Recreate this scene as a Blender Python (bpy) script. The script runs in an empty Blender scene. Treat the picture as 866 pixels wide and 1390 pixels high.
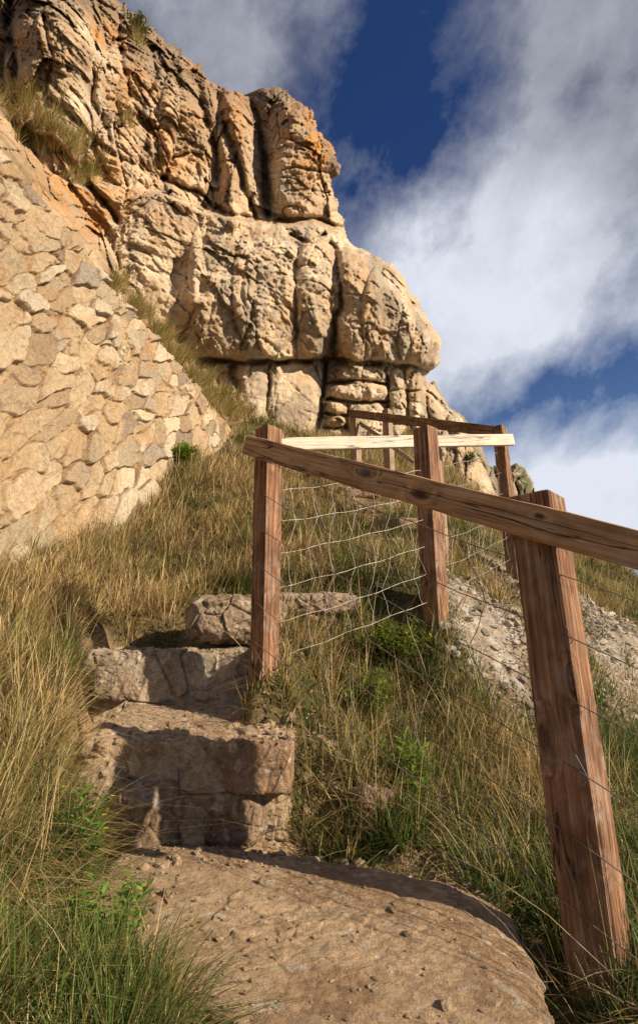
import bpy, math, random
import numpy as np
from mathutils import Vector, Matrix
random.seed(7); rng = np.random.default_rng(7)
scene = bpy.context.scene
COL = scene.collection

# ---------------------------------------------------------------- camera maths
F = 760.0; PX, PY = 433.0, 650.0; TH = math.radians(17.7)
CT, ST = math.cos(TH), math.sin(TH)
def ratios(px, py):
    px = np.asarray(px, float); py = np.asarray(py, float)
    up = (PY - py) / F
    y = CT - ST*up; z = ST + CT*up
    return (px - PX)/F/y, z/y
def W(px, py, Y):
    a, r = ratios(px, py)
    return Vector((float(a)*Y, Y, float(r)*Y))

cam_d = bpy.data.cameras.new('camera'); cam = bpy.data.objects.new('camera', cam_d); COL.objects.link(cam)
cam_d.sensor_fit = 'VERTICAL'; cam_d.sensor_height = 36; cam_d.lens = 36*F/1390.0
cam_d.shift_y = -45.0/1390.0
cam_d.clip_start = 0.05; cam_d.clip_end = 20000
cam.location = (0, 0, 0); cam.rotation_euler = (math.pi/2 + TH, 0, 0)
scene.camera = cam

# ---------------------------------------------------------------- numpy noise
def _h(ix, iy, iz, s=0):
    with np.errstate(over='ignore'):
        n = (ix.astype(np.int64)*374761393 + iy.astype(np.int64)*668265263 + iz.astype(np.int64)*2147483647 + s*974634777) & 0xffffffff
        n = ((n ^ (n >> 13))*1274126177) & 0xffffffff
        n = ((n ^ (n >> 16))*2246822519) & 0xffffffff
        n = n ^ (n >> 15)
    return (n & 0xffffff)/float(0xffffff)
def vn(p, s=0):
    f = np.floor(p); t = p - f; t = t*t*t*(t*(t*6-15)+10)
    i = f.astype(np.int64); r = 0
    for dx in (0, 1):
        for dy in (0, 1):
            for dz in (0, 1):
                w = (t[:,0] if dx else 1-t[:,0])*(t[:,1] if dy else 1-t[:,1])*(t[:,2] if dz else 1-t[:,2])
                r = r + w*_h(i[:,0]+dx, i[:,1]+dy, i[:,2]+dz, s)
    return r*2-1
def fbm(p, o=5, s=0, g=.5):
    a = 1.; r = 0; t = 0
    for k in range(o):
        r = r + a*vn(p*(2.03**k)+k*17.3, s+k); t += a; a *= g
    return r/t
def ridged(p, o=4, s=0):
    a = 1.; r = 0; t = 0
    for k in range(o):
        r = r + a*(1-np.abs(vn(p*(2.07**k)+k*9.1, s+k))); t += a; a *= .55
    return r/t
def voro(p, s=0):
    i = np.floor(p).astype(np.int64); N = len(p)
    f1 = np.full(N, 9.); f2 = np.full(N, 9.); cid = np.zeros(N); cen = np.zeros((N, 3))
    for dx in (-1, 0, 1):
        for dy in (-1, 0, 1):
            for dz in (-1, 0, 1):
                a, b, c = i[:,0]+dx, i[:,1]+dy, i[:,2]+dz
                q = np.stack([a+_h(a,b,c,s+1), b+_h(a,b,c,s+2), c+_h(a,b,c,s+3)], 1)
                d = np.sqrt(((q-p)**2).sum(1))
                m = d < f1
                f2 = np.where(m, f1, np.minimum(f2, d))
                cid = np.where(m, _h(a,b,c,s+4), cid); cen = np.where(m[:,None], q, cen); f1 = np.where(m, d, f1)
    return f1, f2, cid, cen
def ss(a, b, x):
    t = np.clip((x-a)/(b-a), 0, 1); return t*t*(3-2*t)
def V3(x, y, z=None):
    x = np.asarray(x, float); y = np.asarray(y, float)
    z = np.zeros_like(x) if z is None else np.asarray(z, float)+0*x
    return np.stack([x, y, z], 1)
def mixc(a, b, t):
    return a*(1-t[:,None]) + np.asarray(b)[None,:]*t[:,None]

# ---------------------------------------------------------------- mesh helpers
def tag(o, label=None, cat=None, group=None, kind=None):
    if label: o['label'] = label
    if cat: o['category'] = cat
    if group: o['group'] = group
    if kind: o['kind'] = kind
    return o
def empty(name, loc, rz=0):
    o = bpy.data.objects.new(name, None); COL.objects.link(o); o.location = loc
    o.rotation_euler = (0, 0, rz); o.empty_display_size = .1; return o
def mesh_np(name, v, f, m, parent=None, col=None, smooth=True, extra=None):
    """v (N,3) f (M,4) or (M,3) numpy"""
    me = bpy.data.meshes.new(name); v = np.ascontiguousarray(v, np.float32); f = np.ascontiguousarray(f, np.int32)
    k = f.shape[1]
    me.vertices.add(len(v)); me.vertices.foreach_set('co', v.ravel())
    me.loops.add(f.size); me.loops.foreach_set('vertex_index', f.ravel())
    me.polygons.add(len(f)); me.polygons.foreach_set('loop_start', np.arange(0, f.size, k, dtype=np.int32))
    me.polygons.foreach_set('loop_total', np.full(len(f), k, np.int32))
    me.polygons.foreach_set('use_smooth', np.full(len(f), smooth, bool))
    me.update(calc_edges=True)
    if col is not None:
        a = me.color_attributes.new('Col', 'FLOAT_COLOR', 'POINT')
        c = np.ones((len(v), 4), np.float32); c[:, :3] = np.clip(col, 0, 1)
        a.data.foreach_set('color', c.ravel())
    if extra:
        for nm, d in extra.items():
            a = me.attributes.new(nm, 'FLOAT', 'POINT'); a.data.foreach_set('value', np.ascontiguousarray(d, np.float32))
    o = bpy.data.objects.new(name, me); COL.objects.link(o)
    me.materials.append(m)
    if parent: o.parent = parent
    return o
def grid_faces(nu, nv):
    i = np.arange((nu-1)*(nv-1)); a = (i//(nv-1))*nv + i % (nv-1)
    return np.stack([a, a+nv, a+nv+1, a+1], 1)

# ---------------------------------------------------------------- materials
def newmat(name):
    m = bpy.data.materials.new(name); m.use_nodes = True
    nt = m.node_tree; b = nt.nodes['Principled BSDF']
    return m, nt, b
def node(nt, t, **k):
    n = nt.nodes.new(t)
    for a, v in k.items():
        if a in n.bl_rna.properties.keys(): setattr(n, a, v)
        else: n.inputs[a.replace('_', ' ')].default_value = v
    return n
def L(nt, a, b): nt.links.new(a, b)
def mixrgb(nt, a, b, fac, mode='MIX'):
    n = nt.nodes.new('ShaderNodeMix'); n.data_type = 'RGBA'; n.blend_type = mode
    for s, v in ((6, a), (7, b), (0, fac)):
        if hasattr(v, 'is_output'): L(nt, v, n.inputs[s])
        else: n.inputs[s].default_value = v if s == 0 else (*v, 1)
    return n.outputs[2]
def rng_node(nt, x, a, b, c, d):
    n = nt.nodes.new('ShaderNodeMapRange'); L(nt, x, n.inputs[0])
    for i, v in enumerate((a, b, c, d)): n.inputs[i+1].default_value = v
    return n.outputs[0]
def attr(nt, nm='Col'):
    n = nt.nodes.new('ShaderNodeAttribute'); n.attribute_name = nm; return n
def noise(nt, scale, detail=6, rough=.6, vec=None, dist=0):
    n = nt.nodes.new('ShaderNodeTexNoise'); n.inputs['Scale'].default_value = scale
    n.inputs['Detail'].default_value = detail; n.inputs['Roughness'].default_value = rough; n.inputs['Distortion'].default_value = dist
    if vec is not None: L(nt, vec, n.inputs['Vector'])
    return n.outputs[0]
def bump(nt, b, h, strength, dist):
    n = nt.nodes.new('ShaderNodeBump'); n.inputs['Strength'].default_value = strength; n.inputs['Distance'].default_value = dist
    L(nt, h, n.inputs['Height']); L(nt, n.outputs[0], b.inputs['Normal']); return n

def rock_mat(name, s=1., var=(.65, 1.25), bd=.02, bs=.8):
    m, nt, b = newmat(name)
    tc = nt.nodes.new('ShaderNodeTexCoord').outputs['Object']
    c = attr(nt).outputs['Color']
    n1 = noise(nt, 9*s, 9, .68, tc); n2 = noise(nt, 55*s, 6, .7, tc); n3 = noise(nt, 2.2*s, 6, .6, tc, .5)
    k = rng_node(nt, n1, .3, .7, var[0], var[1])
    cc = nt.nodes.new('ShaderNodeCombineColor')
    for i in range(3): L(nt, k, cc.inputs[i])
    c1 = mixrgb(nt, c, cc.outputs[0], 1., 'MULTIPLY')
    k2 = rng_node(nt, n2, .35, .7, .8, 1.15); c2n = nt.nodes.new('ShaderNodeCombineColor')
    for i in range(3): L(nt, k2, c2n.inputs[i])
    c2 = mixrgb(nt, c1, c2n.outputs[0], 1., 'MULTIPLY')
    # pale lichen / calcite specks
    c3 = mixrgb(nt, c2, (.55, .50, .42), rng_node(nt, n3, .60, .72, 0, .12))
    mf = nt.nodes.new('ShaderNodeMapping'); L(nt, tc, mf.inputs['Vector']); mf.inputs['Scale'].default_value = (1, 1, .5); mf.inputs['Rotation'].default_value = (0, .35, 0)
    fr_ = None
    for sc_f, wd_f in ((2.1*s, .007), (5.5*s, .008)):
        nf = noise(nt, sc_f, 6, .55, mf.outputs[0], .6)
        sf = nt.nodes.new('ShaderNodeMath'); sf.operation = 'SUBTRACT'; L(nt, nf, sf.inputs[0]); sf.inputs[1].default_value = .5
        af = nt.nodes.new('ShaderNodeMath'); af.operation = 'ABSOLUTE'; L(nt, sf.outputs[0], af.inputs[0])
        o_ = rng_node(nt, af.outputs[0], 0, wd_f, 1, 0)
        if fr_ is None: fr_ = o_
        else:
            mxf = nt.nodes.new('ShaderNodeMath'); mxf.operation = 'MAXIMUM'; L(nt, fr_, mxf.inputs[0]); L(nt, o_, mxf.inputs[1]); fr_ = mxf.outputs[0]
    mk_ = nt.nodes.new('ShaderNodeMath'); mk_.operation = 'MULTIPLY'; L(nt, fr_, mk_.inputs[0]); L(nt, rng_node(nt, noise(nt, 1.3*s, 3, .5, tc), .42, .56, 0, .75), mk_.inputs[1])
    c3 = mixrgb(nt, c3, (.11, .075, .05), mk_.outputs[0])
    L(nt, c3, b.inputs['Base Color']); b.inputs['Roughness'].default_value = .92
    b.inputs['Specular IOR Level'].default_value = .25
    vo = nt.nodes.new('ShaderNodeTexVoronoi'); vo.feature = 'DISTANCE_TO_EDGE'; vo.inputs['Scale'].default_value = 7*s
    wn = mixrgb(nt, tc, tc, 0.); 
    mp = nt.nodes.new('ShaderNodeVectorMath'); mp.operation = 'MULTIPLY_ADD'
    nc = nt.nodes.new('ShaderNodeTexNoise'); nc.inputs['Scale'].default_value = 3*s; L(nt, tc, nc.inputs['Vector'])
    L(nt, nc.outputs['Color'], mp.inputs[0]); mp.inputs[1].default_value = (.5/s,)*3; L(nt, tc, mp.inputs[2]); L(nt, mp.outputs[0], vo.inputs['Vector'])
    cr = rng_node(nt, vo.outputs['Distance'], 0, .06, 0, 1)
    a1 = nt.nodes.new('ShaderNodeMath'); a1.operation = 'MULTIPLY_ADD'; L(nt, n2, a1.inputs[0]); a1.inputs[1].default_value = .35; L(nt, n1, a1.inputs[2])
    a2 = nt.nodes.new('ShaderNodeMath'); a2.operation = 'MULTIPLY_ADD'; L(nt, cr, a2.inputs[0]); a2.inputs[1].default_value = .05; L(nt, a1.outputs[0], a2.inputs[2])
    bump(nt, b, a2.outputs[0], bs, bd*4)
    return m
M_cliff = rock_mat('cliff_rock', 1.0, (.78, 1.2), .016, .9)
M_wall = rock_mat('wall_rubble', 3., (.68, 1.22), .008, .95)
M_step = rock_mat('step_stone', 4.5, (.65, 1.25), .006, .9)

def ground_mat():
    m, nt, b = newmat('hillside_soil')
    tc = nt.nodes.new('ShaderNodeTexCoord').outputs['Object']
    c = attr(nt).outputs['Color']
    n1 = noise(nt, 14, 9, .7, tc); n2 = noise(nt, 90, 5, .7, tc)
    k = rng_node(nt, n1, .3, .72, .55, 1.35); cc = nt.nodes.new('ShaderNodeCombineColor')
    for i in range(3): L(nt, k, cc.inputs[i])
    c1 = mixrgb(nt, c, cc.outputs[0], 1., 'MULTIPLY')
    L(nt, c1, b.inputs['Base Color']); b.inputs['Roughness'].default_value = .95; b.inputs['Specular IOR Level'].default_value = .15
    a1 = nt.nodes.new('ShaderNodeMath'); a1.operation = 'MULTIPLY_ADD'; L(nt, n2, a1.inputs[0]); a1.inputs[1].default_value = .4; L(nt, n1, a1.inputs[2])
    bump(nt, b, a1.outputs[0], .8, .03)
    return m
M_ground = ground_mat()

def leaf_mat(name, trans=.35, rough=.55):
    m, nt, b = newmat(name)
    c = attr(nt).outputs['Color']; L(nt, c, b.inputs['Base Color']); b.inputs['Roughness'].default_value = rough
    b.inputs['Specular IOR Level'].default_value = .3
    t = nt.nodes.new('ShaderNodeBsdfTranslucent'); L(nt, c, t.inputs['Color'])
    mx = nt.nodes.new('ShaderNodeMixShader'); mx.inputs[0].default_value = trans
    L(nt, b.outputs[0], mx.inputs[1]); L(nt, t.outputs[0], mx.inputs[2])
    L(nt, mx.outputs[0], nt.nodes['Material Output'].inputs['Surface'])
    return m
M_grass = leaf_mat('grass_blade', .3, .6)
M_leaf = leaf_mat('plant_leaf', .35, .5)

def wood_mat(name, c_dark, c_mid, c_light, knots=.5, grey=0., knot_at=()):
    m, nt, b = newmat(name)
    tc = nt.nodes.new('ShaderNodeTexCoord').outputs['Object']
    mp = nt.nodes.new('ShaderNodeMapping'); L(nt, tc, mp.inputs['Vector']); mp.inputs['Scale'].default_value = (1, 1, .055)
    # knots warp the grain
    vk = nt.nodes.new('ShaderNodeTexVoronoi'); vk.inputs['Scale'].default_value = 1.
    mk = nt.nodes.new('ShaderNodeMapping'); L(nt, tc, mk.inputs['Vector']); mk.inputs['Scale'].default_value = (7, 7, 3.2)
    L(nt, mk.outputs[0], vk.inputs['Vector'])
    kn = rng_node(nt, vk.outputs['Distance'], 0., .34, 1, 0)
    for ky, kz, kr in knot_at:
        mm = nt.nodes.new('ShaderNodeVectorMath'); mm.operation = 'MULTIPLY'; L(nt, tc, mm.inputs[0]); mm.inputs[1].default_value = (0, 1, .45)
        dk = nt.nodes.new('ShaderNodeVectorMath'); dk.operation = 'DISTANCE'; L(nt, mm.outputs[0], dk.inputs[0]); dk.inputs[1].default_value = (0, ky, kz*.45)
        k2 = rng_node(nt, dk.outputs['Value'], 0, kr, 1, 0)
        mx_ = nt.nodes.new('ShaderNodeMath'); mx_.operation = 'MAXIMUM'; L(nt, kn, mx_.inputs[0]); L(nt, k2, mx_.inputs[1]); kn = mx_.outputs[0]
    g = nt.nodes.new('ShaderNodeTexNoise'); g.inputs['Scale'].default_value = 62; g.inputs['Detail'].default_value = 8; g.inputs['Roughness'].default_value = .65
    ad = nt.nodes.new('ShaderNodeVectorMath'); ad.operation = 'ADD'; L(nt, mp.outputs[0], ad.inputs[0])
    kc = nt.nodes.new('ShaderNodeCombineXYZ')
    km = nt.nodes.new('ShaderNodeMath'); km.operation = 'MULTIPLY'; L(nt, kn, km.inputs[0]); km.inputs[1].default_value = .06
    for i in range(3): L(nt, km.outputs[0], kc.inputs[i])
    L(nt, kc.outputs[0], ad.inputs[1]); L(nt, ad.outputs[0], g.inputs['Vector'])
    w2 = noise(nt, 5, 5, .6, tc)
    cr = nt.nodes.new('ShaderNodeValToRGB'); L(nt, g.outputs[0], cr.inputs[0])
    e = cr.color_ramp.elements; e[0].position = .32; e[0].color = (*c_dark, 1); e[1].position = .68; e[1].color = (*c_light, 1)
    x = e.new(.5); x.color = (*c_mid, 1)
    c1 = mixrgb(nt, cr.outputs[0], c_dark, rng_node(nt, w2, .48, .68, 0, .6))
    c2 = mixrgb(nt, c1, (c_dark[0]*.35, c_dark[1]*.3, c_dark[2]*.3), rng_node(nt, kn, .45, .8, 0, knots))
    # drying checks: long thin cracks
    ck = nt.nodes.new('ShaderNodeTexNoise'); ck.inputs['Scale'].default_value = 16; ck.inputs['Detail'].default_value = 3
    mp2 = nt.nodes.new('ShaderNodeMapping'); L(nt, tc, mp2.inputs['Vector']); mp2.inputs['Scale'].default_value = (1, 1, .04)
    L(nt, mp2.outputs[0], ck.inputs['Vector'])
    s = nt.nodes.new('ShaderNodeMath'); s.operation = 'SUBTRACT'; L(nt, ck.outputs[0], s.inputs[0]); s.inputs[1].default_value = .5
    ab = nt.nodes.new('ShaderNodeMath'); ab.operation = 'ABSOLUTE'; L(nt, s.outputs[0], ab.inputs[0])
    crk = rng_node(nt, ab.outputs[0], .0, .012, 1, 0)
    c3 = mixrgb(nt, c2, (c_dark[0]*.3, c_dark[1]*.3, c_dark[2]*.3), crk)
    sp = noise(nt, 160, 3, .6, tc)
    c4 = mixrgb(nt, c3, (.35, .32, .28), rng_node(nt, noise(nt, 9, 7, .7, tc), .50, .70, 0, .42+grey))
    L(nt, c4, b.inputs['Base Color']); b.inputs['Roughness'].default_value = .8; b.inputs['Specular IOR Level'].default_value = .2
    h = nt.nodes.new('ShaderNodeMath'); h.operation = 'SUBTRACT'; L(nt, g.outputs[0], h.inputs[0])
    h2 = nt.nodes.new('ShaderNodeMath'); h2.operation = 'MULTIPLY_ADD'; L(nt, kn, h2.inputs[0]); h2.inputs[1].default_value = .5; L(nt, crk, h2.inputs[2])
    L(nt, h2.outputs[0], h.inputs[1])
    bump(nt, b, h.outputs[0], .8, .006)
    return m
def _kz(px):
    a0 = W(337, 605, 2.53); a1 = W(716, 707, 1.60); ln = (a1-a0).length; best = (9e9, 0)
    for i in range(400):
        q = a0.lerp(a1, i/300); f_ = q.y*CT+q.z*ST; x_ = PX+F*q.x/f_; best = min(best, (abs(x_-px), ln*i/300))
    return best[1]
KZ = [_kz(502), _kz(578), _kz(735)]
M_red = wood_mat('weathered_red_wood', (.075, .038, .022), (.23, .115, .062), (.43, .255, .155), .6)
M_brown = wood_mat('brown_wood', (.17, .09, .043), (.42, .245, .12), (.56, .37, .2), .95, 0., [(.012, KZ[0], .042), (-.01, KZ[1], .042), (.02, KZ[2], .02)])
M_pale = wood_mat('pale_wood', (.58, .46, .34), (.76, .65, .52), (.84, .76, .65), .4)
M_dull = wood_mat('dull_brown_wood', (.08, .042, .022), (.17, .09, .045), (.26, .15, .08), .5)
M_grey = wood_mat('grey_brown_wood', (.17, .11, .07), (.33, .23, .15), (.45, .34, .23), .5)
def wire_mat(name, c, met, r):
    m, nt, b = newmat(name); b.inputs['Metallic'].default_value = met; b.inputs['Roughness'].default_value = r
    tc = nt.nodes.new('ShaderNodeTexCoord').outputs['Object']
    cc = mixrgb(nt, c, (c[0]*.5, c[1]*.38, c[2]*.3), rng_node(nt, noise(nt, 25, 4, .6, tc), .4, .65, 0, .9))
    L(nt, cc, b.inputs['Base Color']); return m
M_wire = wire_mat('galvanised_wire', (.52, .51, .48), .35, .5)
M_wired = wire_mat('rusty_wire', (.26, .22, .19), .5, .55)

# ---------------------------------------------------------------- terrain
ctrl_px = [  # px, py, Y
 (430,597,9.6),(500,604,9.9),(590,640,10.6),(433,1300,1.56),(433,1200,1.92),(430,1155,2.18),(250,1300,1.5),(250,1160,2.2),(640,1290,1.5),(600,1200,1.93),(755,1275,1.58),
 (830,1275,1.6),(866,1200,1.95),(700,1100,2.35),(866,1080,2.6),(600,1130,2.2),(500,1090,2.35),
 (600,1000,2.75),(480,1010,2.65),(430,930,2.75),(450,900,2.9),(400,890,2.75),(560,930,3.0),(680,980,3.1),(800,1020,3.0),
 (355,893,2.6),(592,835,3.1),(500,830,3.2),(440,835,3.1),(400,825,3.2),(330,870,2.95),(300,860,3.1),
 (100,890,2.75),(0,1000,1.95),(0,1150,1.6),(0,1300,1.32),(120,1250,1.55),(150,1200,1.7),(100,1000,2.15),(90,1090,1.95),(0,860,2.6),
 (200,855,3.2),(200,790,4.0),(60,800,3.3),(0,765,3.6),(120,730,4.5),(200,700,5.2),(280,625,7.0),(300,590,8.0),(330,700,5.2),(340,620,7.0),(350,570,8.6),
 (400,770,4.0),(440,700,5.4),(470,662,6.5),(530,645,7.4),(430,602,8.6),(500,610,8.6),(620,655,8.0),(600,705,5.6),(560,765,4.2),(520,745,4.6),(500,690,5.8),
 (650,740,4.9),(695,768,4.2),(640,800,3.8),(700,830,4.2),(760,850,4.6),(860,950,3.9),(860,870,5.0),(866,830,6.6),(780,800,6.5),(720,745,7.2),(700,720,8.2),
 (790,758,9.0),(866,788,9.0),(830,772,9.0),(740,735,9.0),(680,690,10.0),(620,640,11)]
cp = [tuple(W(*c)) for c in ctrl_px]
cp += [(0,0,-.75),(0,.8,-.70),(-1,.3,-.6),(1,.5,-.85),(0,-2,-.95),(-2,-2,-.7),(2.5,1,-1.3),(3,-2,-1.9),(-1.6,1.6,-.05),(-2.2,1.6,.2),(-1.2,1.2,-.25),
 (-2.6,3.6,.9),(-2.2,5.5,1.9),(-1.9,7,2.9),(-3.6,3.6,1.1),(-4,7,3.0),(-3,10,3.6),(0,11,3.9),(3,12,2.2),(5,11,.6),(5,8,.2),(5,5,-1.0),(5,2,-2),(-4,0,.1),
 (8,12,-.8),(8,6,-2.5),(8,0,-4),(-8,10,4),(-8,0,1),(0,16,4),(8,18,-1),(2.6,10.5,2.0)]
cp = np.array(cp)
def _U(r2): return np.where(r2 > 1e-12, .5*r2*np.log(np.maximum(r2, 1e-12)), 0)
_n = len(cp); _A = np.zeros((_n+3, _n+3))
_d2 = ((cp[:, None, :2]-cp[None, :, :2])**2).sum(2)
_A[:_n, :_n] = _U(_d2) + np.eye(_n)*.004
_A[:_n, _n] = 1; _A[:_n, _n+1:] = cp[:, :2]; _A[_n, :_n] = 1; _A[_n+1:, :_n] = cp[:, :2].T
_w = np.linalg.solve(_A, np.concatenate([cp[:, 2], np.zeros(3)]))
def tps(x, y):
    out = np.zeros(len(x))
    for s in range(0, len(x), 60000):
        a, b = x[s:s+60000], y[s:s+60000]
        d = (a[:, None]-cp[None, :, 0])**2 + (b[:, None]-cp[None, :, 1])**2
        out[s:s+60000] = _U(d) @ _w[:_n] + _w[_n] + _w[_n+1]*a + _w[_n+2]*b
    return out
def seg_dist(x, y, pts):
    best = np.full(x.shape, 1e9)
    for (ax, ay), (bx, by) in zip(pts[:-1], pts[1:]):
        dx, dy = bx-ax, by-ay; l = dx*dx+dy*dy+1e-12
        t = np.clip(((x-ax)*dx+(y-ay)*dy)/l, 0, 1)
        best = np.minimum(best, np.hypot(x-ax-t*dx, y-ay-t*dy))
    return best
def xy(*l): return [tuple(W(*c)[:2]) for c in l]
PATH_LOW = [(.5,-2),(0.42,.5),(.28,1.3),(-.02,1.85),(-.45,2.3),(-.62,2.75),(-.7,3.0)]
PATH_UP = xy((440,775,4.0),(510,745,4.6),(500,690,5.8),(465,658,6.6),(450,625,7.6))
SCREE = xy((640,850,3.6),(720,870,4.0),(800,840,5.2),(860,870,5.0),(900,930,4.5))
def path_low(x, y): return seg_dist(x, y, PATH_LOW)
def terr_masks(x, y):
    p = V3(x, y)
    wob = fbm(p*2.2, 4, 31)*.22
    dl = path_low(x, y)+wob*.6; du = seg_dist(x, y, PATH_UP)+wob*.5
    dl = dl + .26*ss(2.12, 2.35, y)*ss(-.42, -.05, x) + .3*ss(2.1, 1.6, y)*ss(.35, .6, x)
    p1g = ss(-.36, -.25, x)*ss(2.40, 2.55, y)
    low = (1-ss(.42, .62, dl))*(1-p1g)*(1-ss(3.08, 3.22, y)); up = (1-ss(.04, .17, du))
    ds = seg_dist(x, y, SCREE)+wob*2.0
    scr = (1-ss(.48, .82, ds+.3*ss(1.4, .8, x)-.12*ss(1.4, 2., x)))
    return low, up, scr
def ground(x, y):
    x = np.asarray(x, float); y = np.asarray(y, float)
    z = tps(x, y); R = np.hypot(x, y-4)
    f = ss(13, 30, R); z = z*(1-f) + (-12)*f
    p = V3(x, y)
    low, up, scr = terr_masks(x, y)
    g = 1-np.maximum(np.maximum(low, up), scr)
    prof = np.interp(y, [.2, .9, 2.27, 2.42, 2.86, 2.98, 3.2, 3.32], [-.74, -.72, -.69, -.46, -.36, -.12, -.02, .02])
    dl0 = path_low(x, y); kk = (1-ss(.36, .52, dl0))*(1-ss(3.12, 3.34, y))*ss(-1, .6, y); kk = kk*(1-ss(-.37, -.26, x)*ss(2.40, 2.54, y))
    z = z*(1-kk) + np.minimum(prof, z)*kk
    z = z - .10*np.exp(-((x-.60)/.16)**2-((y-1.55)/.35)**2)
    near = 1-ss(12, 20, R)
    rub = np.clip(low*1.0, 0, 1)*ss(1.9, 2.2, y)*ss(3.6, 3.2, y)
    z = z + rub*(.05*fbm(p*8, 5, 19) + .02)
    z = z + near*(fbm(p*1.7, 3, 5)*.06*(.25+g) + fbm(p*7, 4, 9)*.022*(.5+g))
    # recess under the built steps so that the masonry stands in the soil
    return z, low, up, scr
def warp_axis(lo, hi, n, c, k):
    t = np.linspace(-1, 1, n); s = np.sinh(t*k)/math.sinh(k)
    return np.where(s < 0, c + s*(c-lo), c + s*(hi-c))
gx = warp_axis(-60, 60, 620, 0., 4.4); gy = warp_axis(-40, 80, 640, 2.6, 4.2)
X, Y = np.meshgrid(gx, gy, indexing='ij'); X = X.ravel(); Y = Y.ravel()
Z, low, up, scr = ground(X, Y)
p = V3(X, Y)
f1, f2, cid, _ = voro(V3(X*14, Y*14, Z*14), 3)
Z = Z + scr*(.008*(1-np.clip(f1*1.5, 0, 1)) + .025*fbm(p*3, 5, 77)) + (low+up).clip(0, 1)*.006*(1-f1)
n = fbm(p*3, 5, 40)*.5+.5
c = np.tile(np.array([.085, .075, .032]), (len(X), 1))
c = mixc(c, (.21, .155, .07), ss(.42, .68, n))
c = mixc(c, (.42, .28, .165), np.clip(low+up, 0, 1))
sc_c = np.tile(np.array([.34, .27, .2]), (len(X), 1)); sc_c = mixc(sc_c, (.44, .40, .35), ss(.3, .75, cid)); sc_c = mixc(sc_c, (.2, .14, .09), ss(.52, .68, fbm(p*5, 4, 12)*.5+.5))
c = c*(1-scr[:, None]) + sc_c*scr[:, None]
farh = ss(6.5, 8.5, Y)*ss(1.5, 2.8, X); c = mixc(c, (.20, .15, .07), farh*.6)
terrain = mesh_np('hillside', np.stack([X, Y, Z], 1), grid_faces(620, 640), M_ground, col=c)
tag(terrain, kind='structure')
# sea below the hill reaching the horizon
ms, nts, bs_ = newmat('sea_water'); bs_.inputs['Base Color'].default_value = (.02, .06, .09, 1); bs_.inputs['Roughness'].default_value = .25
bump(nts, bs_, noise(nts, .6, 5, .6, nts.nodes.new('ShaderNodeTexCoord').outputs['Object']), .5, .4)
sv = np.array([[-9000,-9000,-11.5],[9000,-9000,-11.5],[9000,9000,-11.5],[-9000,9000,-11.5]])
tag(mesh_np('sea', sv, np.array([[0,1,2,3]]), ms), kind='structure')
def gz(x, y): return float(ground(np.array([x]), np.array([y]))[0][0])

# ---------------------------------------------------------------- reliefs: cliff and crags
def poly_sdf(px, py, poly):
    """>0 inside"""
    d = seg_dist(px, py, poly+[poly[0]]); ins = np.zeros(px.shape, bool)
    P = poly; j = len(P)-1
    for i in range(len(P)):
        xi, yi = P[i]; xj, yj = P[j]
        cnd = ((yi > py) != (yj > py)) & (px < (xj-xi)*(py-yi)/((yj-yi) if yj != yi else 1e-9)+xi)
        ins ^= cnd; j = i
    return np.where(ins, d, -d)
def relief(name, poly, bbox, step, depth, colour, mat, edge_w=40, edge_d=1.6, jag=6, back=5.):
    x0, y0, x1, y1 = bbox
    nx = int((x1-x0)/step)+1; ny = int((y1-y0)/step)+1
    gx, gy = np.meshgrid(np.linspace(x0, x1, nx), np.linspace(y0, y1, ny), indexing='ij'); gx = gx.ravel(); gy = gy.ravel()
    sd = poly_sdf(gx, gy, poly) + jag*fbm(V3(gx/26., gy/26.), 5, 50)*1.1 + jag*1.5*(ridged(V3(gx/11., gy/11.), 4, 55)-.6)*ss(340, 240, gy) + jag*.6*fbm(V3(gx/9., gy/9.), 4, 56)
    t = np.clip(1-sd/edge_w, 0, 1)
    Yd, extra = depth(gx, gy, sd)
    Yd = Yd + edge_d*(1-np.sqrt(np.clip(1-t*t, 0, 1)))
    a, r = ratios(gx, gy)
    v = np.stack([a*Yd, Yd, r*Yd], 1)
    f = grid_faces(nx, ny)
    keep = (sd[f] > 0).all(1); f = f[keep]
    used = np.unique(f); mp = -np.ones(len(v), np.int64); mp[used] = np.arange(len(used)); f = mp[f]
    v = v[used]; c = colour(gx[used], gy[used], v, {k: q[used] for k, q in extra.items()})
    # give it a body: carry the open border back into the hill
    e = np.concatenate([f[:, [0, 1]], f[:, [1, 2]], f[:, [2, 3]], f[:, [3, 0]]]); es = np.sort(e, 1)
    key = es[:, 0].astype(np.int64)*len(v)+es[:, 1]; _, inv, cnt = np.unique(key, return_inverse=True, return_counts=True)
    be = e[cnt[inv] == 1]; bv = np.unique(be); idx = -np.ones(len(v), np.int64); idx[bv] = np.arange(len(bv))+len(v)
    nb = v[bv]*(1+back/v[bv][:, 1:2]); nb[:, 0] -= .9; nb[:, 2] -= .5
    f2_ = np.stack([be[:, 1], be[:, 0], idx[be[:, 0]], idx[be[:, 1]]], 1)
    V = np.concatenate([v, nb]); C = np.concatenate([c, c[bv]]); Fc = np.concatenate([f, f2_])
    # faces wind so normals look at the camera
    o = mesh_np(name, V, Fc[:, ::-1], mat, col=C)
    return o

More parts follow.
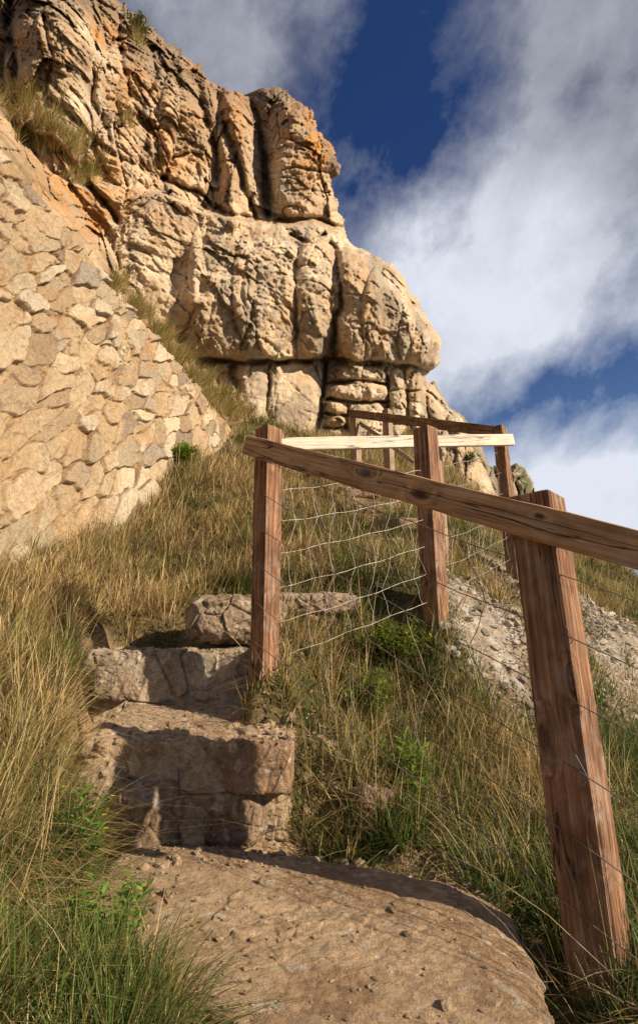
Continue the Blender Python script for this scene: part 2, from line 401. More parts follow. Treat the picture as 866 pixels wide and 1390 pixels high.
WALLTOP = [(-260,-100),(0,208),(80,300),(150,390),(230,492),(310,582),(330,600)]
def walltop_line(px): return np.interp(px, [q[0] for q in WALLTOP], [q[1] for q in WALLTOP])
def line(px, pts): return np.interp(px, [q[0] for q in pts], [q[1] for q in pts])
cliff_poly = [(-160,-160),(60,-160),(146,-40),(160,-10),(172,10),(190,26),(212,38),(225,58),(250,70),(272,88),(283,102),(300,118),(322,122),(338,130),
 (345,124),(356,118),(375,117),(388,124),(396,133),(412,140),(423,150),(425,163),(432,172),(443,186),(456,205),(461,222),(458,236),(452,232),(449,240),(455,262),(458,285),(466,300),(470,322),
 (486,336),(505,346),(530,360),(548,377),(563,398),(572,420),(588,440),(598,462),(595,490),(584,506),(578,514),(590,524),(598,540),(612,556),(628,566),(634,590),(650,622),(664,640),(676,680),(690,760),(-160,760)]
CR = [ # polyline, width px, depth m
 ([(338,122),(350,165),(358,215),(362,292)], 6, 1.0), ([(338,122),(352,170),(360,220)], 14, .6),
 ([(296,118),(306,165),(320,215),(334,262),(346,300)], 5, .55), ([(262,90),(276,150),(292,200),(300,250)], 7, .35),
 ([(449,330),(457,352),(463,385),(462,415),(455,440),(451,488)], 5, .7), ([(404,330),(400,370),(402,400),(399,440),(404,486)], 4, .3),
 ([(441,490),(442,520),(436,556),(430,600)], 3.5, .8), ([(8,-60),(14,30),(20,90),(26,140)], 9, 1.0), ([(120,-40),(130,60),(126,130),(150,190)], 5, .35),
 ([(205,60),(212,100),(190,150),(200,200)], 6, .3), ([(232,300),(262,360),(280,372),(300,400)], 4, .3), ([(282,290),(276,345),(290,400),(282,450),(292,486)], 4, .3),
 ([(340,310),(352,360),(344,420),(352,484)], 4, .25),([(495,345),(506,400),(498,450),(505,492)], 4, .28),([(535,368),(545,420),(540,480)], 3.5, .25),
 ([(366,490),(364,540),(368,600)], 2.5, .3),([(318,492),(312,510),(322,528)], 6, .5),([(470,548),(471,600)], 3, .4),([(525,500),(528,560),(534,620)], 3, .5),([(548,500),(556,560),(566,640)], 3, .4),
 ([(574,500),(580,560),(600,640)], 3, .4),([(600,560),(612,600),(626,650)], 3, .35),([(40,110),(90,150),(140,200),(200,232),(260,262),(300,300)], 5, .3),
 ([(425,160),(415,190),(420,240),(412,290)], 4, .3),([(392,140),(384,180),(392,235)], 4, .25),([(60,20),(70,80),(60,130)], 4, .3),([(160,20),(165,80),(178,130)], 4, .35)]
HL = [ # ledge lines: upper rock overhangs below rock (or horizontal joints)
 ([(245,488),(300,489),(330,492),(440,488),(500,494),(560,498),(600,508)], 3.5, .55),
 ([(444,520),(480,517),(526,521)], 2, .35),([(444,543),(480,546),(528,544)], 2.2, .4),([(440,562),(472,564)], 2, .3),([(440,580),(472,579)], 2, .3),
 ([(528,530),(580,532),(610,560)], 2, .25),([(528,575),(600,580),(640,600)], 2, .2),([(262,505),(312,508)], 2, .2),([(262,525),(318,530)], 2, .18),
 ([(365,232),(400,226),(452,236)], 2.5, .18),([(362,262),(420,258),(456,262)], 1.8, .1),([(220,240),(270,262),(310,290),(372,304)], 4, .4),([(372,300),(425,297),(470,312)], 4, .45),
 ([(395,318),(420,330),(440,318)], 3, .3),([(30,180),(70,190),(120,250),(160,300)], 5, .3)]
def cliff_depth(px, py, sd):
    a, r = ratios(px, py)
    base = np.interp(px, [-160,0,150,300,380,450,520,600,700], [6.0,6.7,7.8,8.85,9.3,9.8,10.3,11.2,12.6])
    Yd = base + .05*np.maximum(r-.4, 0)*base*.6
    # main masses
    l1 = line(px, [(-160,-60),(30,180),(120,250),(220,262),(290,292),(372,304),(425,300),(470,314)])
    Yd = Yd + .75*ss(6, -6, py-l1)*ss(90, 290, px)                      # upper tier stands back on a shelf
    l2 = line(px, HL[0][0]); m2 = ss(235, 270, px)*ss(625, 600, px)
    prof = np.clip((l2-py)/170., 0, 1)
    Yd = Yd - m2*(py < l2)*.45*np.sin(np.clip(prof, 0, 1)*math.pi)**.6*1.0
    Yd = Yd + m2*ss(-2, 4, py-l2)*.30
    def bul(cx, cy, rx, ry, amp):
        q = np.clip(1-((px-cx)/rx)**2-((py-cy)/ry)**2, 0, 1); return -amp*np.sqrt(q)
    Yd = Yd + bul(412,205,52,100,.75) + bul(320,205,26,105,.45) + bul(75,90,70,150,.8) + bul(185,150,60,110,.5) + bul(255,180,40,110,.45)
    Yd = Yd + bul(428,400,26,95,.25) + bul(485,410,34,90,.4) + bul(525,430,34,80,.35) + bul(570,460,30,50,.3) + bul(360,390,45,100,.3) + bul(300,380,45,110,.3) + bul(215,350,60,120,.35)
    Yd = Yd + bul(487,506,44,14,.3) + bul(487,532,42,13,.3) + bul(455,553,13,11,.25) + bul(455,572,13,11,.3) + bul(456,592,14,11,.25) + bul(500,575,28,32,.25)+ bul(400,550,38,70,.12)+ bul(340,550,28,60,.1)
    Yd = Yd + bul(452,216,14,14,.25) + bul(540,560,14,60,.25) + bul(566,580,14,80,.3) + bul(590,590,16,60,.3) + bul(616,620,20,60,.3)
    X0 = a*Yd; Z0 = r*Yd; P = np.stack([X0, Yd*.6, Z0], 1)
    wp = P + .20*np.stack([fbm(P*.9, 3, 61), fbm(P*.9, 3, 62), fbm(P*.9, 3, 63)], 1)
    Ysm = Yd.copy()
    Yd = Yd + .30*fbm(P*.55, 4, 1)
    Yd = Yd - .13*(ridged(wp*np.array([.7, 1, .30]), 5, 2)-.6) - .03*(ridged(wp*np.array([3.2, 2, 1.1]), 4, 29)-.6)
    f1, f2, cid, cen = voro(wp*np.array([1.25, .8, .55]), 11)
    e = f2-f1
    def facet(pp, ce, ci, k):
        r1 = np.mod(ci*91.7, 1)-.5; r2 = np.mod(ci*37.3, 1)-.5
        return k*((pp[:, 0]-ce[:, 0])*r1 + (pp[:, 2]-ce[:, 2])*r2)*2
    ck = ss(.45, .62, fbm(P*.9, 3, 66)*.5+.5)
    lowm = ss(290, 320, py)*.55; fa = 1-lowm
    Yd = Yd - .24*(cid-.5)*fa + .10*fa*ck*(1-ss(0, .06, e)) + facet(wp*np.array([1.25, .8, .55]), cen, cid, .24)*fa
    g1, g2, gid, gc = voro(wp*np.array([3.0, 2, 2.3]), 21)
    up_rough = .45+.55*ss(330, 250, py)
    Yd = Yd - .12*(gid-.5)*up_rough + .03*(1-ss(0, .06, g2-g1))*up_rough*ck + facet(wp*np.array([3.0, 2, 2.3]), gc, gid, .13)*up_rough
    h1, h2, hid, _ = voro(wp*np.array([8.0, 5, 7.]), 24)
    Yd = Yd - .04*(hid-.5)*up_rough
    k1, k2, kid, kc = voro(wp*np.array([16., 9, 14.]), 27)
    Yd = Yd + facet(wp*np.array([8.0, 5, 7.]), _, hid, .05) + facet(wp*np.array([16., 9, 14.]), kc, kid, .022) - .015*(kid-.5)
    def terr(s_, sd_, n_): 
        t_ = fbm(wp*s_, 4, sd_)*n_; fl = np.floor(t_); return (fl + ss(.0, .22, t_-fl))/n_
    dg_ = wp @ np.array([[.8, 0, .6], [0, 1, 0], [-.6, 0, .8]])
    d1, d2, did, dc = voro(dg_*np.array([.55, .8, 2.1]), 44)
    Yd = Yd - .16*(did-.5)*ss(560, 420, py) + facet(dg_*np.array([.55, .8, 2.1]), dc, did, .12)
    Yd = Yd + .30*terr(np.array([1.0, 1, .6]), 35, 6)*up_rough**.5 + .08*terr(np.array([2.2, 2, 1.6]), 36, 4)
    Yd = Yd + .05*fbm(P*np.array([.8, .8, 7.]), 3, 5)
    Yd = Yd + .038*fbm(P*4, 6, 6, .62) + .014*fbm(P*20, 4, 8, .65)
    cr = np.zeros(px.shape)
    wx = px + 5*fbm(V3(px/18., py/18.), 4, 71); wy = py + 4*fbm(V3(px/18., py/18.), 4, 72)
    for ci_, (pl, w, d) in enumerate(CR):
        if ci_ >= 4: d = d*.55; w = w*.7
        if ci_ in (10, 11, 12, 13, 14, 23, 24): d = d*.3
        q = seg_dist(wx, wy, pl); k = d*(np.exp(-(q/w)**2)*.75 + .25*np.exp(-(q/(w*3.2))**2)); cr = np.maximum(cr, k)
    for pl, w, d in HL:
        q = seg_dist(wx, wy, pl); cr = np.maximum(cr, d*np.exp(-(q/w)**2))
    wfl = np.zeros(px.shape)
    for cx_, cy_, rx_, ry_, k_ in [(402,548,34,52,.85),(345,552,22,40,.7),(235,390,36,80,.5),(118,135,34,46,.5),(425,410,24,70,.35),(330,250,14,50,.4),(400,255,34,45,.45),(500,420,34,60,.3)]:
        wfl = np.maximum(wfl, k_*ss(1.25, .75, np.sqrt(((px-cx_)/rx_)**2+((py-cy_)/ry_)**2)))
    Yd = Ysm + (Yd-Ysm)*.9*(1-.75*wfl)
    bz = (P[:, 2]*1.25 + P[:, 0]*.12 + .35*fbm(P*.8, 4, 47)); bf_ = np.abs(bz-np.floor(bz)-.5)
    Yd = Yd + .07*np.exp(-(bf_/.025)**2)*ss(-.15, .15, fbm(P*1.2, 3, 48))
    bz2 = (P[:, 2]*4.3 + .6*fbm(P*.9, 4, 49)); bf2 = np.abs(bz2-np.floor(bz2)-.5)
    Yd = Yd + .025*np.exp(-(bf2/.07)**2)*ss(.0, .3, fbm(P*1.0, 3, 46))
    Yd = Yd + cr
    # earthy shelf that runs down behind the head of the retaining wall
    wl = walltop_line(px); dd = wl-py
    Ysh = np.interp(px, [-200, 0, 310], [3.2, 4.25, 8.05]) + np.maximum(dd+8, 0)*np.interp(px, [0, 310], [.034, .026]) + .5*fbm(P*1.5, 4, 33) + .12*fbm(P*7, 4, 34) - .35*(gid-.5) - .3*(cid-.5) - .12*(hid-.5)
    sh = (px < 335)
    S = ss(0., .5, Yd-Ysh)*sh
    Yd = np.where(sh, np.minimum(Yd, Ysh), Yd)
    return Yd, dict(cr=cr, cid=cid, gid=gid, e=e, shelf=S)
def cliff_col(px, py, v, ex):
    P = v*np.array([1, .6, 1]); n = len(px)
    c = np.tile(np.array([.545, .40, .255]), (n, 1))
    n1 = fbm(P*1.1, 5, 90)*.5+.5; n2 = fbm(P*3.2, 5, 91)*.5+.5; n3 = fbm(P*np.array([2.6, 1, .5]), 5, 92)*.5+.5
    c = mixc(c, (.64, .515, .36), ss(.45, .66, n1))
    c = mixc(c, (.46, .29, .15), ss(.52, .72, n2)*.7)
    c = mixc(c, (.33, .28, .22), ss(.56, .66, n3)*.6)            # grey vertical run-off staining
    upz = ss(330, 90, py + 30*(n2-.5))
    c = mixc(c, (.40, .27, .16), upz*ss(.38, .62, fbm(P*1.6, 5, 95)*.5+.5)*.85)
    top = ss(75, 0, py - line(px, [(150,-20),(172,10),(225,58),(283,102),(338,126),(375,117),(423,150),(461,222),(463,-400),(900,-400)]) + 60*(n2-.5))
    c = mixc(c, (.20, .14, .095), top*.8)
    o = np.zeros(n)
    for cx, cy, rx, ry, k in [(110,55,60,24,.9),(180,140,34,60,.6),(318,175,18,50,.9),(295,95,30,24,.6),(425,190,34,46,.85),(445,212,20,22,.7),(210,170,60,40,.5),(140,260,50,60,.5),(100,250,60,50,.9),(130,300,30,26,.8),(560,470,30,20,.3),(250,225,60,30,.5)]:
        o = np.maximum(o, k*np.exp(-((px-cx)/rx)**2-((py-cy)/ry)**2))
    c = mixc(c, (.56, .27, .08), np.clip(o*ss(.36, .62, fbm(P*2.4, 5, 97)*.5+.5)*1.25, 0, 1))
    pale = np.exp(-((px-230)/70)**2-((py-330)/90)**2)*.8 + np.exp(-((px-350)/60)**2-((py-530)/40)**2)*.8 + np.exp(-((px-100)/45)**2-((py-130)/40)**2)*.7
    c = mixc(c, (.68, .55, .38), np.clip(pale, 0, 1)*ss(.35, .6, n1)*.8)
    c = c*(.80+.4*ex['gid'])[:, None]
    c = mixc(c, (.48, .30, .15), ex['shelf']*.32)
    c = mixc(c, (.12, .10, .04), ex['shelf']*ss(.55, .66, fbm(P*2.5, 4, 99)*.5+.5)*.5)
    return c
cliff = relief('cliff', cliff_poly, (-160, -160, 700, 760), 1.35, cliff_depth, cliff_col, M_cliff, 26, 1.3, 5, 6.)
tag(cliff, kind='structure')
def crag(name, poly, Y0, seed, green=0.):
    xs = [q[0] for q in poly]; ys = [q[1] for q in poly]
    def dep(px, py, sd):
        a, r = ratios(px, py); P = np.stack([a*Y0, 0*a+Y0, r*Y0], 1)
        w = P+.4*np.stack([fbm(P*.7, 3, seed), fbm(P*.7, 3, seed+1), fbm(P*.7, 3, seed+2)], 1)
        f1, f2, cid, _ = voro(w*np.array([1.1, 1, .6]), seed+5); g1, g2, gid, _ = voro(w*np.array([2.5, 1, 2.2]), seed+7)
        return Y0 - .5*(cid-.5) + .35*(1-ss(0, .12, f2-f1)) - .2*(gid-.5) + .12*(1-ss(0, .1, g2-g1)) + .2*fbm(P*3, 5, seed+8), dict(gid=gid)
    def colr(px, py, v, ex):
        P = v; n1 = fbm(P*1.1, 5, seed+9)*.5+.5
        c = np.tile(np.array([.38, .31, .22]), (len(px), 1)); c = mixc(c, (.23, .18, .12), ss(.45, .65, n1)); c = c*(.8+.4*ex['gid'])[:, None]
        if green: c = mixc(c, (.09, .11, .03), green*ss(.45, .6, fbm(P*1.6, 4, seed+12)*.5+.5))
        return c
    return relief(name, poly, (min(xs)-8, min(ys)-8, max(xs)+8, max(ys)+8), 1.2, dep, colr, M_cliff, 14, 1.2, 3, 4.)
tag(crag('rock_outcrop', [(560,528),(590,516),(600,540),(615,556),(630,564),(640,584),(652,600),(662,625),(674,650),(690,720),(560,720)], 13., 200, .3),
    'pale fissured crag stepping down behind the pale handrail, right of the main cliff', 'crag')
tag(crag('rock_outcrop', [(640,640),(668,632),(690,634),(700,628),(712,634),(724,655),(730,690),(736,760),(640,760)], 17., 300, .8),
    'small distant ivy-clad crag behind the right end post of the pale rail', 'crag')

# ---------------------------------------------------------------- retaining wall
B0 = W(0, 768, 3.6); FAR = W(318, 590, 8.1); T0 = W(0, 205, 3.95)
du = (FAR-B0); Lw = du.length; du_n = du/Lw; hv = T0-B0; Hh = hv.length; hv_n = hv/Hh
nn = du_n.cross(hv_n).normalized()
if nn.x < 0: nn = -nn
nu, nv = 980, 700
uu = np.concatenate([np.linspace(-3.6, -.35, 120, endpoint=False), np.linspace(-.35, Lw, nu-120)])[:, None]*np.ones((1, nv)); tt = np.linspace(-.12, 1, nv)[None, :]*np.ones((nu, 1))
hh = Hh*(1-uu/Lw)
vv = hh*tt; u = uu.ravel(); v_ = vv.ravel(); t_ = tt.ravel(); h_ = hh.ravel()
# wobble of the head of the wall
v_ = v_ + .10*fbm(V3(u*1.6, 0*u), 4, 5)*t_
q = V3(u, v_); wq = q + .10*np.stack([fbm(q*3, 3, 7), fbm(q*3, 3, 8), 0*u], 1)
ca, sa = math.cos(math.radians(-12)), math.sin(math.radians(-12))
rot = np.stack([wq[:, 0]*ca - wq[:, 1]*sa, wq[:, 0]*sa + wq[:, 1]*ca, 0*u], 1)
f1, f2, cid, cen = voro(rot*np.array([2.5, 3.9, 1]), 41); e = f2-f1
g1, g2, gid, gcen = voro(rot*np.array([7.5, 10, 1])+5, 51); ge = g2-g1
proud = ss(.2, 1., cid)*.55
dome = ss(.015, .075, e + .10*fbm(q*14, 3, 77))
tx = (rot[:, 0]*2.5-cen[:, 0]); ty = (rot[:, 1]*3.9-cen[:, 1])
d = dome*(.025+.075*proud) + dome*(tx*(_h((cid*9999).astype(np.int64), 0*cid.astype(np.int64), 0*cid.astype(np.int64))-.5)*.07 - ty*.05*proud)
small = ss(.05, .2, ge)*(gid > .55)*(1-dome*.8); d = d + small*.03
d = d + .04*fbm(q*1.3, 3, 3) + .018*fbm(q*9, 4, 4) + .012*ridged(q*16, 4, 6)
d = d - .05*np.exp(-(e/.04)**2)*(np.mod(cid*13.7, 1) > .25)*ss(-.2, .2, fbm(q*4, 3, 19))
mort = fbm(q*2.1, 4, 11); d = np.where(d < .02+.03*mort, d*.6+.4*(.016+.055*mort), d)
Pw = np.array(B0)[None] + u[:, None]*np.array(du_n)[None] + v_[:, None]*np.array(hv_n)[None] + (d-.03)[:, None]*np.array(nn)[None]
ston = np.clip(dome + small*.8, 0, 1)*ss(-.005, .03, d-(.016+.055*mort))
c = np.tile(np.array([.47, .315, .175]), (len(u), 1))
c = mixc(c, (.58, .44, .28), ss(.4, .7, fbm(q*2, 4, 14)*.5+.5))
sc = np.tile(np.array([.60, .50, .36]), (len(u), 1)); sc = mixc(sc, (.44, .32, .2), (cid > .45)*(cid < .68)*.8)
sc = sc*(.66+.58*np.mod(cid*57.3, 1))[:, None]; sc = mixc(sc, (.40, .36, .31), (np.mod(cid*31.1, 1) > .90)*.7); sc = mixc(sc, (.64, .56, .43), (cid > .86)*.8); sc = mixc(sc, (.27, .22, .18), ((cid > .40) & (cid < .46))*.8)
c = c*(1-ston[:, None]) + sc*ston[:, None]
c = mixc(c, (.42, .26, .13), ss(.6, .75, fbm(q*3.5, 5, 16)*.5+.5)*.6)
c = mixc(c, (.20, .13, .075), np.exp(-(e/.035)**2)*(np.mod(cid*13.7, 1) > .35)*.6*ss(-.2, .2, fbm(q*4, 3, 19)))
c = mixc(c, (.56, .41, .25), ss(.50, .66, fbm(q*1.6, 5, 21)*.5+.5)*.6)
c = c*.95*np.array([1.0, .96, .90])
fw = grid_faces(nu, nv)
# head return and back face give the wall its thickness
topi = np.arange(nu)*nv+nv-1; bk = Pw[topi] - .35*np.array(nn)[None]*np.array([1, 1, 1]) ; bk[:, 2] -= .03
bb = Pw[np.arange(nu)*nv] - .35*np.array(nn)[None]
V = np.concatenate([Pw, bk, bb]); C = np.concatenate([c, c[topi]*.9, c[topi]*.9]); o1 = len(Pw); o2 = o1+nu; k = np.arange(nu-1)
cap = np.stack([topi[k], topi[k+1], o1+k+1, o1+k], 1); bak = np.stack([o1+k, o1+k+1, o2+k+1, o2+k], 1)
wall = mesh_np('retaining_wall', V, np.concatenate([fw, cap, bak]), M_wall, col=C)
tag(wall, 'tall battered wall of mortared limestone rubble, sunlit, on the left under the cliff', 'wall')

# ---------------------------------------------------------------- rocks and steps
def rock_mesh(name, pos, size, rz=0, seed=0, sq=5, res=60, amp=.12, col=(.42, .31, .2), mat=None, parent=None, tilt=(0, 0), lumps=1.5, bevel_top=False, facet=.5, shape=None):
    """rounded block from a cube sphere with superellipse rounding; z=0 is its middle"""
    res = int(res); a = np.linspace(-1, 1, res); A, B = np.meshgrid(a, a, indexing='ij'); A = A.ravel(); B = B.ravel(); o = np.ones_like(A)
    vs = []; fs = []; g = grid_faces(res, res); k = 0
    for ax in range(3):
        for sgn in (1, -1):
            comp = [None]*3; comp[ax] = o*sgn; comp[(ax+1) % 3] = A if sgn > 0 else B; comp[(ax+2) % 3] = B if sgn > 0 else A
            vs.append(np.stack(comp, 1)); fs.append(g+k); k += res*res
    v = np.concatenate(vs); f = np.concatenate(fs)
    v = v/((np.abs(v)**sq).sum(1)**(1./sq))[:, None]
    s = np.array(size)/2.; v = v*s
    if shape is not None: v = shape(v)
    # weld
    key = np.round(v, 5); _, first, inv = np.unique(key, axis=0, return_index=True, return_inverse=True); inv = inv.ravel(); v = v[first]; f = inv[f]
    f = f[[len(set(r)) == 4 for r in f.tolist()]]
    c_, s_ = math.cos(rz), math.sin(rz)
    n = v/np.linalg.norm(v, axis=1)[:, None]
    R = np.array(Matrix.Rotation(rz, 3, 'Z') @ Matrix.Rotation(tilt[0], 3, 'X') @ Matrix.Rotation(tilt[1], 3, 'Y'))
    m = min(size); P = v/m + seed*13.7
    f1, f2, cid, _ = voro(P*lumps*1.3, seed)
    g1, g2, gid, _ = voro(P*lumps*4, seed+3)
    dd = amp*m*(fbm(P*lumps, 5, seed, .55)*1.0 + facet*(cid-.5) - facet*.45*(1-ss(0, .10, f2-f1)) + .28*(gid-.5)*facet + .25*fbm(P*lumps*6, 3, seed+2))
    v = v + n*dd[:, None]
    Wd = v @ R.T
    cc = np.tile(np.array(col), (len(v), 1)); nn_ = fbm(P*1.4, 5, seed+4)*.5+.5
    cc = mixc(cc, np.array(col)*np.array([.62, .55, .5]), ss(.45, .7, nn_)*.8)
    cc = mixc(cc, (.60, .53, .43), ss(.62, .70, fbm(P*9, 4, seed+6)*.5+.5)*.55)
    cc = cc*(.85+.3*gid)[:, None]
    o = mesh_np(name, Wd, f, mat or M_step, parent, col=cc)
    o.location = pos
    return o
def onto(t, label, cat, group=None): return tag(t, label, cat, group)

# foreground slab: a broad worn flat step
def slab_shape(v):
    x, y = v[:, 0].copy(), v[:, 1].copy()
    # back edge slants towards the camera on the right, right end rounds off
    t = ss(-.35, .62, x)
    y = np.where(y > 0, y*(1-.50*t), y*np.interp(x, [-.6, -.15, .05, .45, .6], [.5, .6, 1., .95, .6]))
    x = np.where(x > 0, x*np.interp(y, [-.6, -.1, .3], [.72, .93, 1.]), x)
    return np.stack([x, y, v[:, 2] - .05*ss(.40, .62, x)], 1)
slab = rock_mesh('stone_step', (-.06, 1.64, -.745), (1.20, 1.14, .25), 0, 3, 13, 260, .075, (.54, .385, .235), shape=slab_shape, lumps=2., facet=.45, tilt=(.02, .02))
onto(slab, 'broad worn lowest step with a dusty earthen top in the foreground', 'step')
# second step: tall riser of mixed rubble
st = empty('stone_step', (-.48, 2.5, -.6)); onto(st, 'high rubble step with a squared block at its right end, above the lowest step', 'step')
def loc(o, p, par): o.parent = par; o.location = Vector(p)-par.location
a = rock_mesh('riser', (0,0,0), (.78, .60, .50), 0, 5, 12, 200, .075, (.56, .41, .26), parent=st, lumps=2.4, facet=1., tilt=(.06, .0)); loc(a, (-.50, 2.575, -.515), st)
a = rock_mesh('block', (0,0,0), (.235, .24, .175), -.04, 8, 9, 70, .06, (.38, .24, .14), parent=st, lumps=1.2, facet=.5, tilt=(0,.04)); loc(a, (-.215, 2.33, -.375), st); tag(a, 'squared sandy block')
a = rock_mesh('boulder', (0,0,0), (.26, .24, .24), .3, 11, 3, 70, .12, (.40, .29, .19), parent=st); loc(a, (-.62, 2.30, -.53), st)
a = rock_mesh('boulder', (0,0,0), (.24, .2, .2), -.3, 12, 3.2, 70, .12, (.36, .25, .16), parent=st); loc(a, (-.30, 2.33, -.545), st)
a = rock_mesh('boulder', (0,0,0), (.20, .22, .16), .5, 14, 3, 60, .12, (.40, .30, .2), parent=st); loc(a, (-.81, 2.33, -.44), st)
a = rock_mesh('tread', (0,0,0), (.80, .80, .11), 0.0, 15, 10, 170, .09, (.56, .405, .25), parent=st, lumps=2., facet=.3, tilt=(.13, .03)); loc(a, (-.50, 2.665, -.295), st)
# third step
st3 = empty('stone_step', (-.75, 3.0, -.2)); onto(st3, 'rough pale stone riser just left of the foot of the left fence post', 'step')
a = rock_mesh('riser', (0,0,0), (.98, .5, .42), -.03, 21, 12, 190, .09, (.54, .43, .30), parent=st3, lumps=1.6, facet=.8); loc(a, (-.80, 3.07, -.165), st3)
a = rock_mesh('boulder', (0,0,0), (.2, .2, .16), .2, 23, 3, 60, .12, (.38, .29, .2), parent=st3); loc(a, (-.98, 2.83, -.12), st3)
# boulders and slabs further up
spec = [ # px,py,Y,size,rz,seed,sq, col, label
 (322,842,3.05,(.50,.34,.26),.35,31,3.2,(.40,.30,.2),'angular pale boulder behind the foot of the left fence post','rock'),
 (425,822,3.25,(.50,.30,.13),.12,33,4,(.44,.33,.24),'flat pale ledge stone seen through the wire, right of the left fence post','rock'),
 (624,762,4.75,(.36,.3,.17),-.1,35,3,(.50,.42,.33),'pale flat-topped rock in grass between the middle and end posts','rock'),
 (652,812,3.9,(.11,.1,.07),.4,36,3,(.52,.46,.38),'small pale rock on the grass above the scree','rock'),
 (505,1083,2.35,(.16,.13,.09),.4,37,3,(.30,.2,.13),'brown stone half buried at the back of the lowest step','rock'),
]
for px, py, Yd, sz, rz, sd, sq, cl, lb, cat in spec:
    p_ = W(px, py, Yd); r_ = rock_mesh('boulder', p_, sz, rz, sd, sq, 80, .14, cl, facet=.9); tag(r_, lb, cat)
ups = [(556,742,4.55,(.42,.3,.12),'lowest of the small steps climbing behind the middle post'),(538,716,5.1,(.48,.3,.13),'second small step up the path behind the fence, half in shade'),
       (512,694,5.7,(.5,.34,.14),'third small step up the path behind the fence'),(486,672,6.3,(.5,.36,.15),'fourth small step up the path near the cliff foot'),(462,652,6.95,(.62,.4,.17),'topmost small step at the foot of the cliff')]
for i, (px, py, Yd, sz, lb) in enumerate(ups):
    a = rock_mesh('stone_step', W(px, py, Yd), sz, -.25+.1*i, 60+i, 5, 60, .12, (.38, .27, .17), facet=.7); tag(a, lb, 'step', 'small steps climbing to the cliff')
# pile of small pale stones by the foot of the middle post
pl = [(602,852,3.05,.06),(612,846,3.1,.075),(620,853,3.05,.065),(608,860,3.0,.05),(616,862,3.0,.045),(626,846,3.15,.05),(597,846,3.1,.05),(630,856,3.05,.045)]
wh = ['leftmost','second from left','largest rounded','lowest left','lowest right','upper right','topmost beside the post','rightmost']
for i, (px, py, Yd, s) in enumerate(pl):
    p_ = W(px, py, Yd); z = gz(p_.x, p_.y)
    a = rock_mesh('pale_stone', (p_.x, p_.y, z+s*.3), (s*1.25, s, s*.8), i*1.1, 80+i, 3, 22, .16, (.55, .48, .4)); tag(a, 'pale stone in the pile by the foot of the middle post', 'stone', 'pale stones piled by the middle post')

# scattered gravel
def scatter_stones(name, pts, sizes, cols, seed):
    base = []; nvar = 10
    ico = []; 
    import bmesh
    bm = bmesh.new(); bmesh.ops.create_icosphere(bm, subdivisions=1, radius=1.); bv = np.array([v.co[:] for v in bm.verts]); bf = np.array([[v.index for v in f.verts] for f in bm.faces]); bm.free()
    r = np.random.default_rng(seed); n = len(pts)
    allv = np.empty((n, len(bv), 3)); 
    jit = r.uniform(.65, 1.25, (n, len(bv), 1)); ang = r.uniform(0, 6.28, n); sc = np.stack([r.uniform(.7, 1.4, n), r.uniform(.6, 1., n), r.uniform(.4, .8, n)], 1)
    vv = bv[None]*jit*sc[:, None, :]*sizes[:, None, None]
    c_, s_ = np.cos(ang)[:, None], np.sin(ang)[:, None]
    allv[:, :, 0] = vv[:, :, 0]*c_-vv[:, :, 1]*s_ + pts[:, 0][:, None]; allv[:, :, 1] = vv[:, :, 0]*s_+vv[:, :, 1]*c_ + pts[:, 1][:, None]; allv[:, :, 2] = vv[:, :, 2] + pts[:, 2][:, None]
    F_ = (bf[None]+(np.arange(n)*len(bv))[:, None, None]).reshape(-1, 3)
    C_ = np.repeat(cols, len(bv), 0)
    return mesh_np(name, allv.reshape(-1, 3), F_, M_wall, col=C_, smooth=False)
N = 90000; x = rng.uniform(.7, 5.4, N); y = rng.uniform(2.9, 6.8, N); z, lo, u_, s_ = ground(x, y)
k = (rng.random(N) < s_); x, y, z = x[k], y[k], z[k]; sz = rng.uniform(.004, .014, len(x))*(1+2.2*(rng.random(len(x)) > .95))
cg = np.tile(np.array([.54, .46, .36]), (len(x), 1))*rng.uniform(.5, 1.3, (len(x), 1))
tag(scatter_stones('scree_gravel', np.stack([x, y, z+sz*.2], 1), sz, cg, 1), 'loose pale gravel and stone chips covering the scree slope', 'gravel', kind='stuff')
# crumbs on the path and treads: dropped from above onto the meshes
from mathutils.bvhtree import BVHTree
dg = bpy.context.evaluated_depsgraph_get()
dg.update()
def world_bvh(objs):
    vs = []; fs = []; k = 0
    for o in objs:
        mw = o.matrix_world; n = len(o.data.vertices); a = np.empty(n*3, np.float32); o.data.vertices.foreach_get('co', a); a = a.reshape(-1, 3)
        a = a @ np.array(mw.to_3x3()).T + np.array(mw.translation); fl = np.empty(len(o.data.loops), np.int32); o.data.loops.foreach_get('vertex_index', fl)
        vs.append(a); fs.append(fl.reshape(-1, 4)+k); k += n
    return BVHTree.FromPolygons(np.concatenate(vs).tolist(), np.concatenate(fs).tolist())
bpy.context.view_layer.update()
low_objs = [slab]+[o for o in list(st.children)+list(st3.children)]
tree = world_bvh(low_objs)
N = 7500; x = rng.uniform(-1.1, .75, N); y = rng.uniform(1.1, 3.3, N); zg, lo, u_, s_ = ground(x, y); pts = []; szs = []
edge = np.abs(path_low(x, y)-.42)
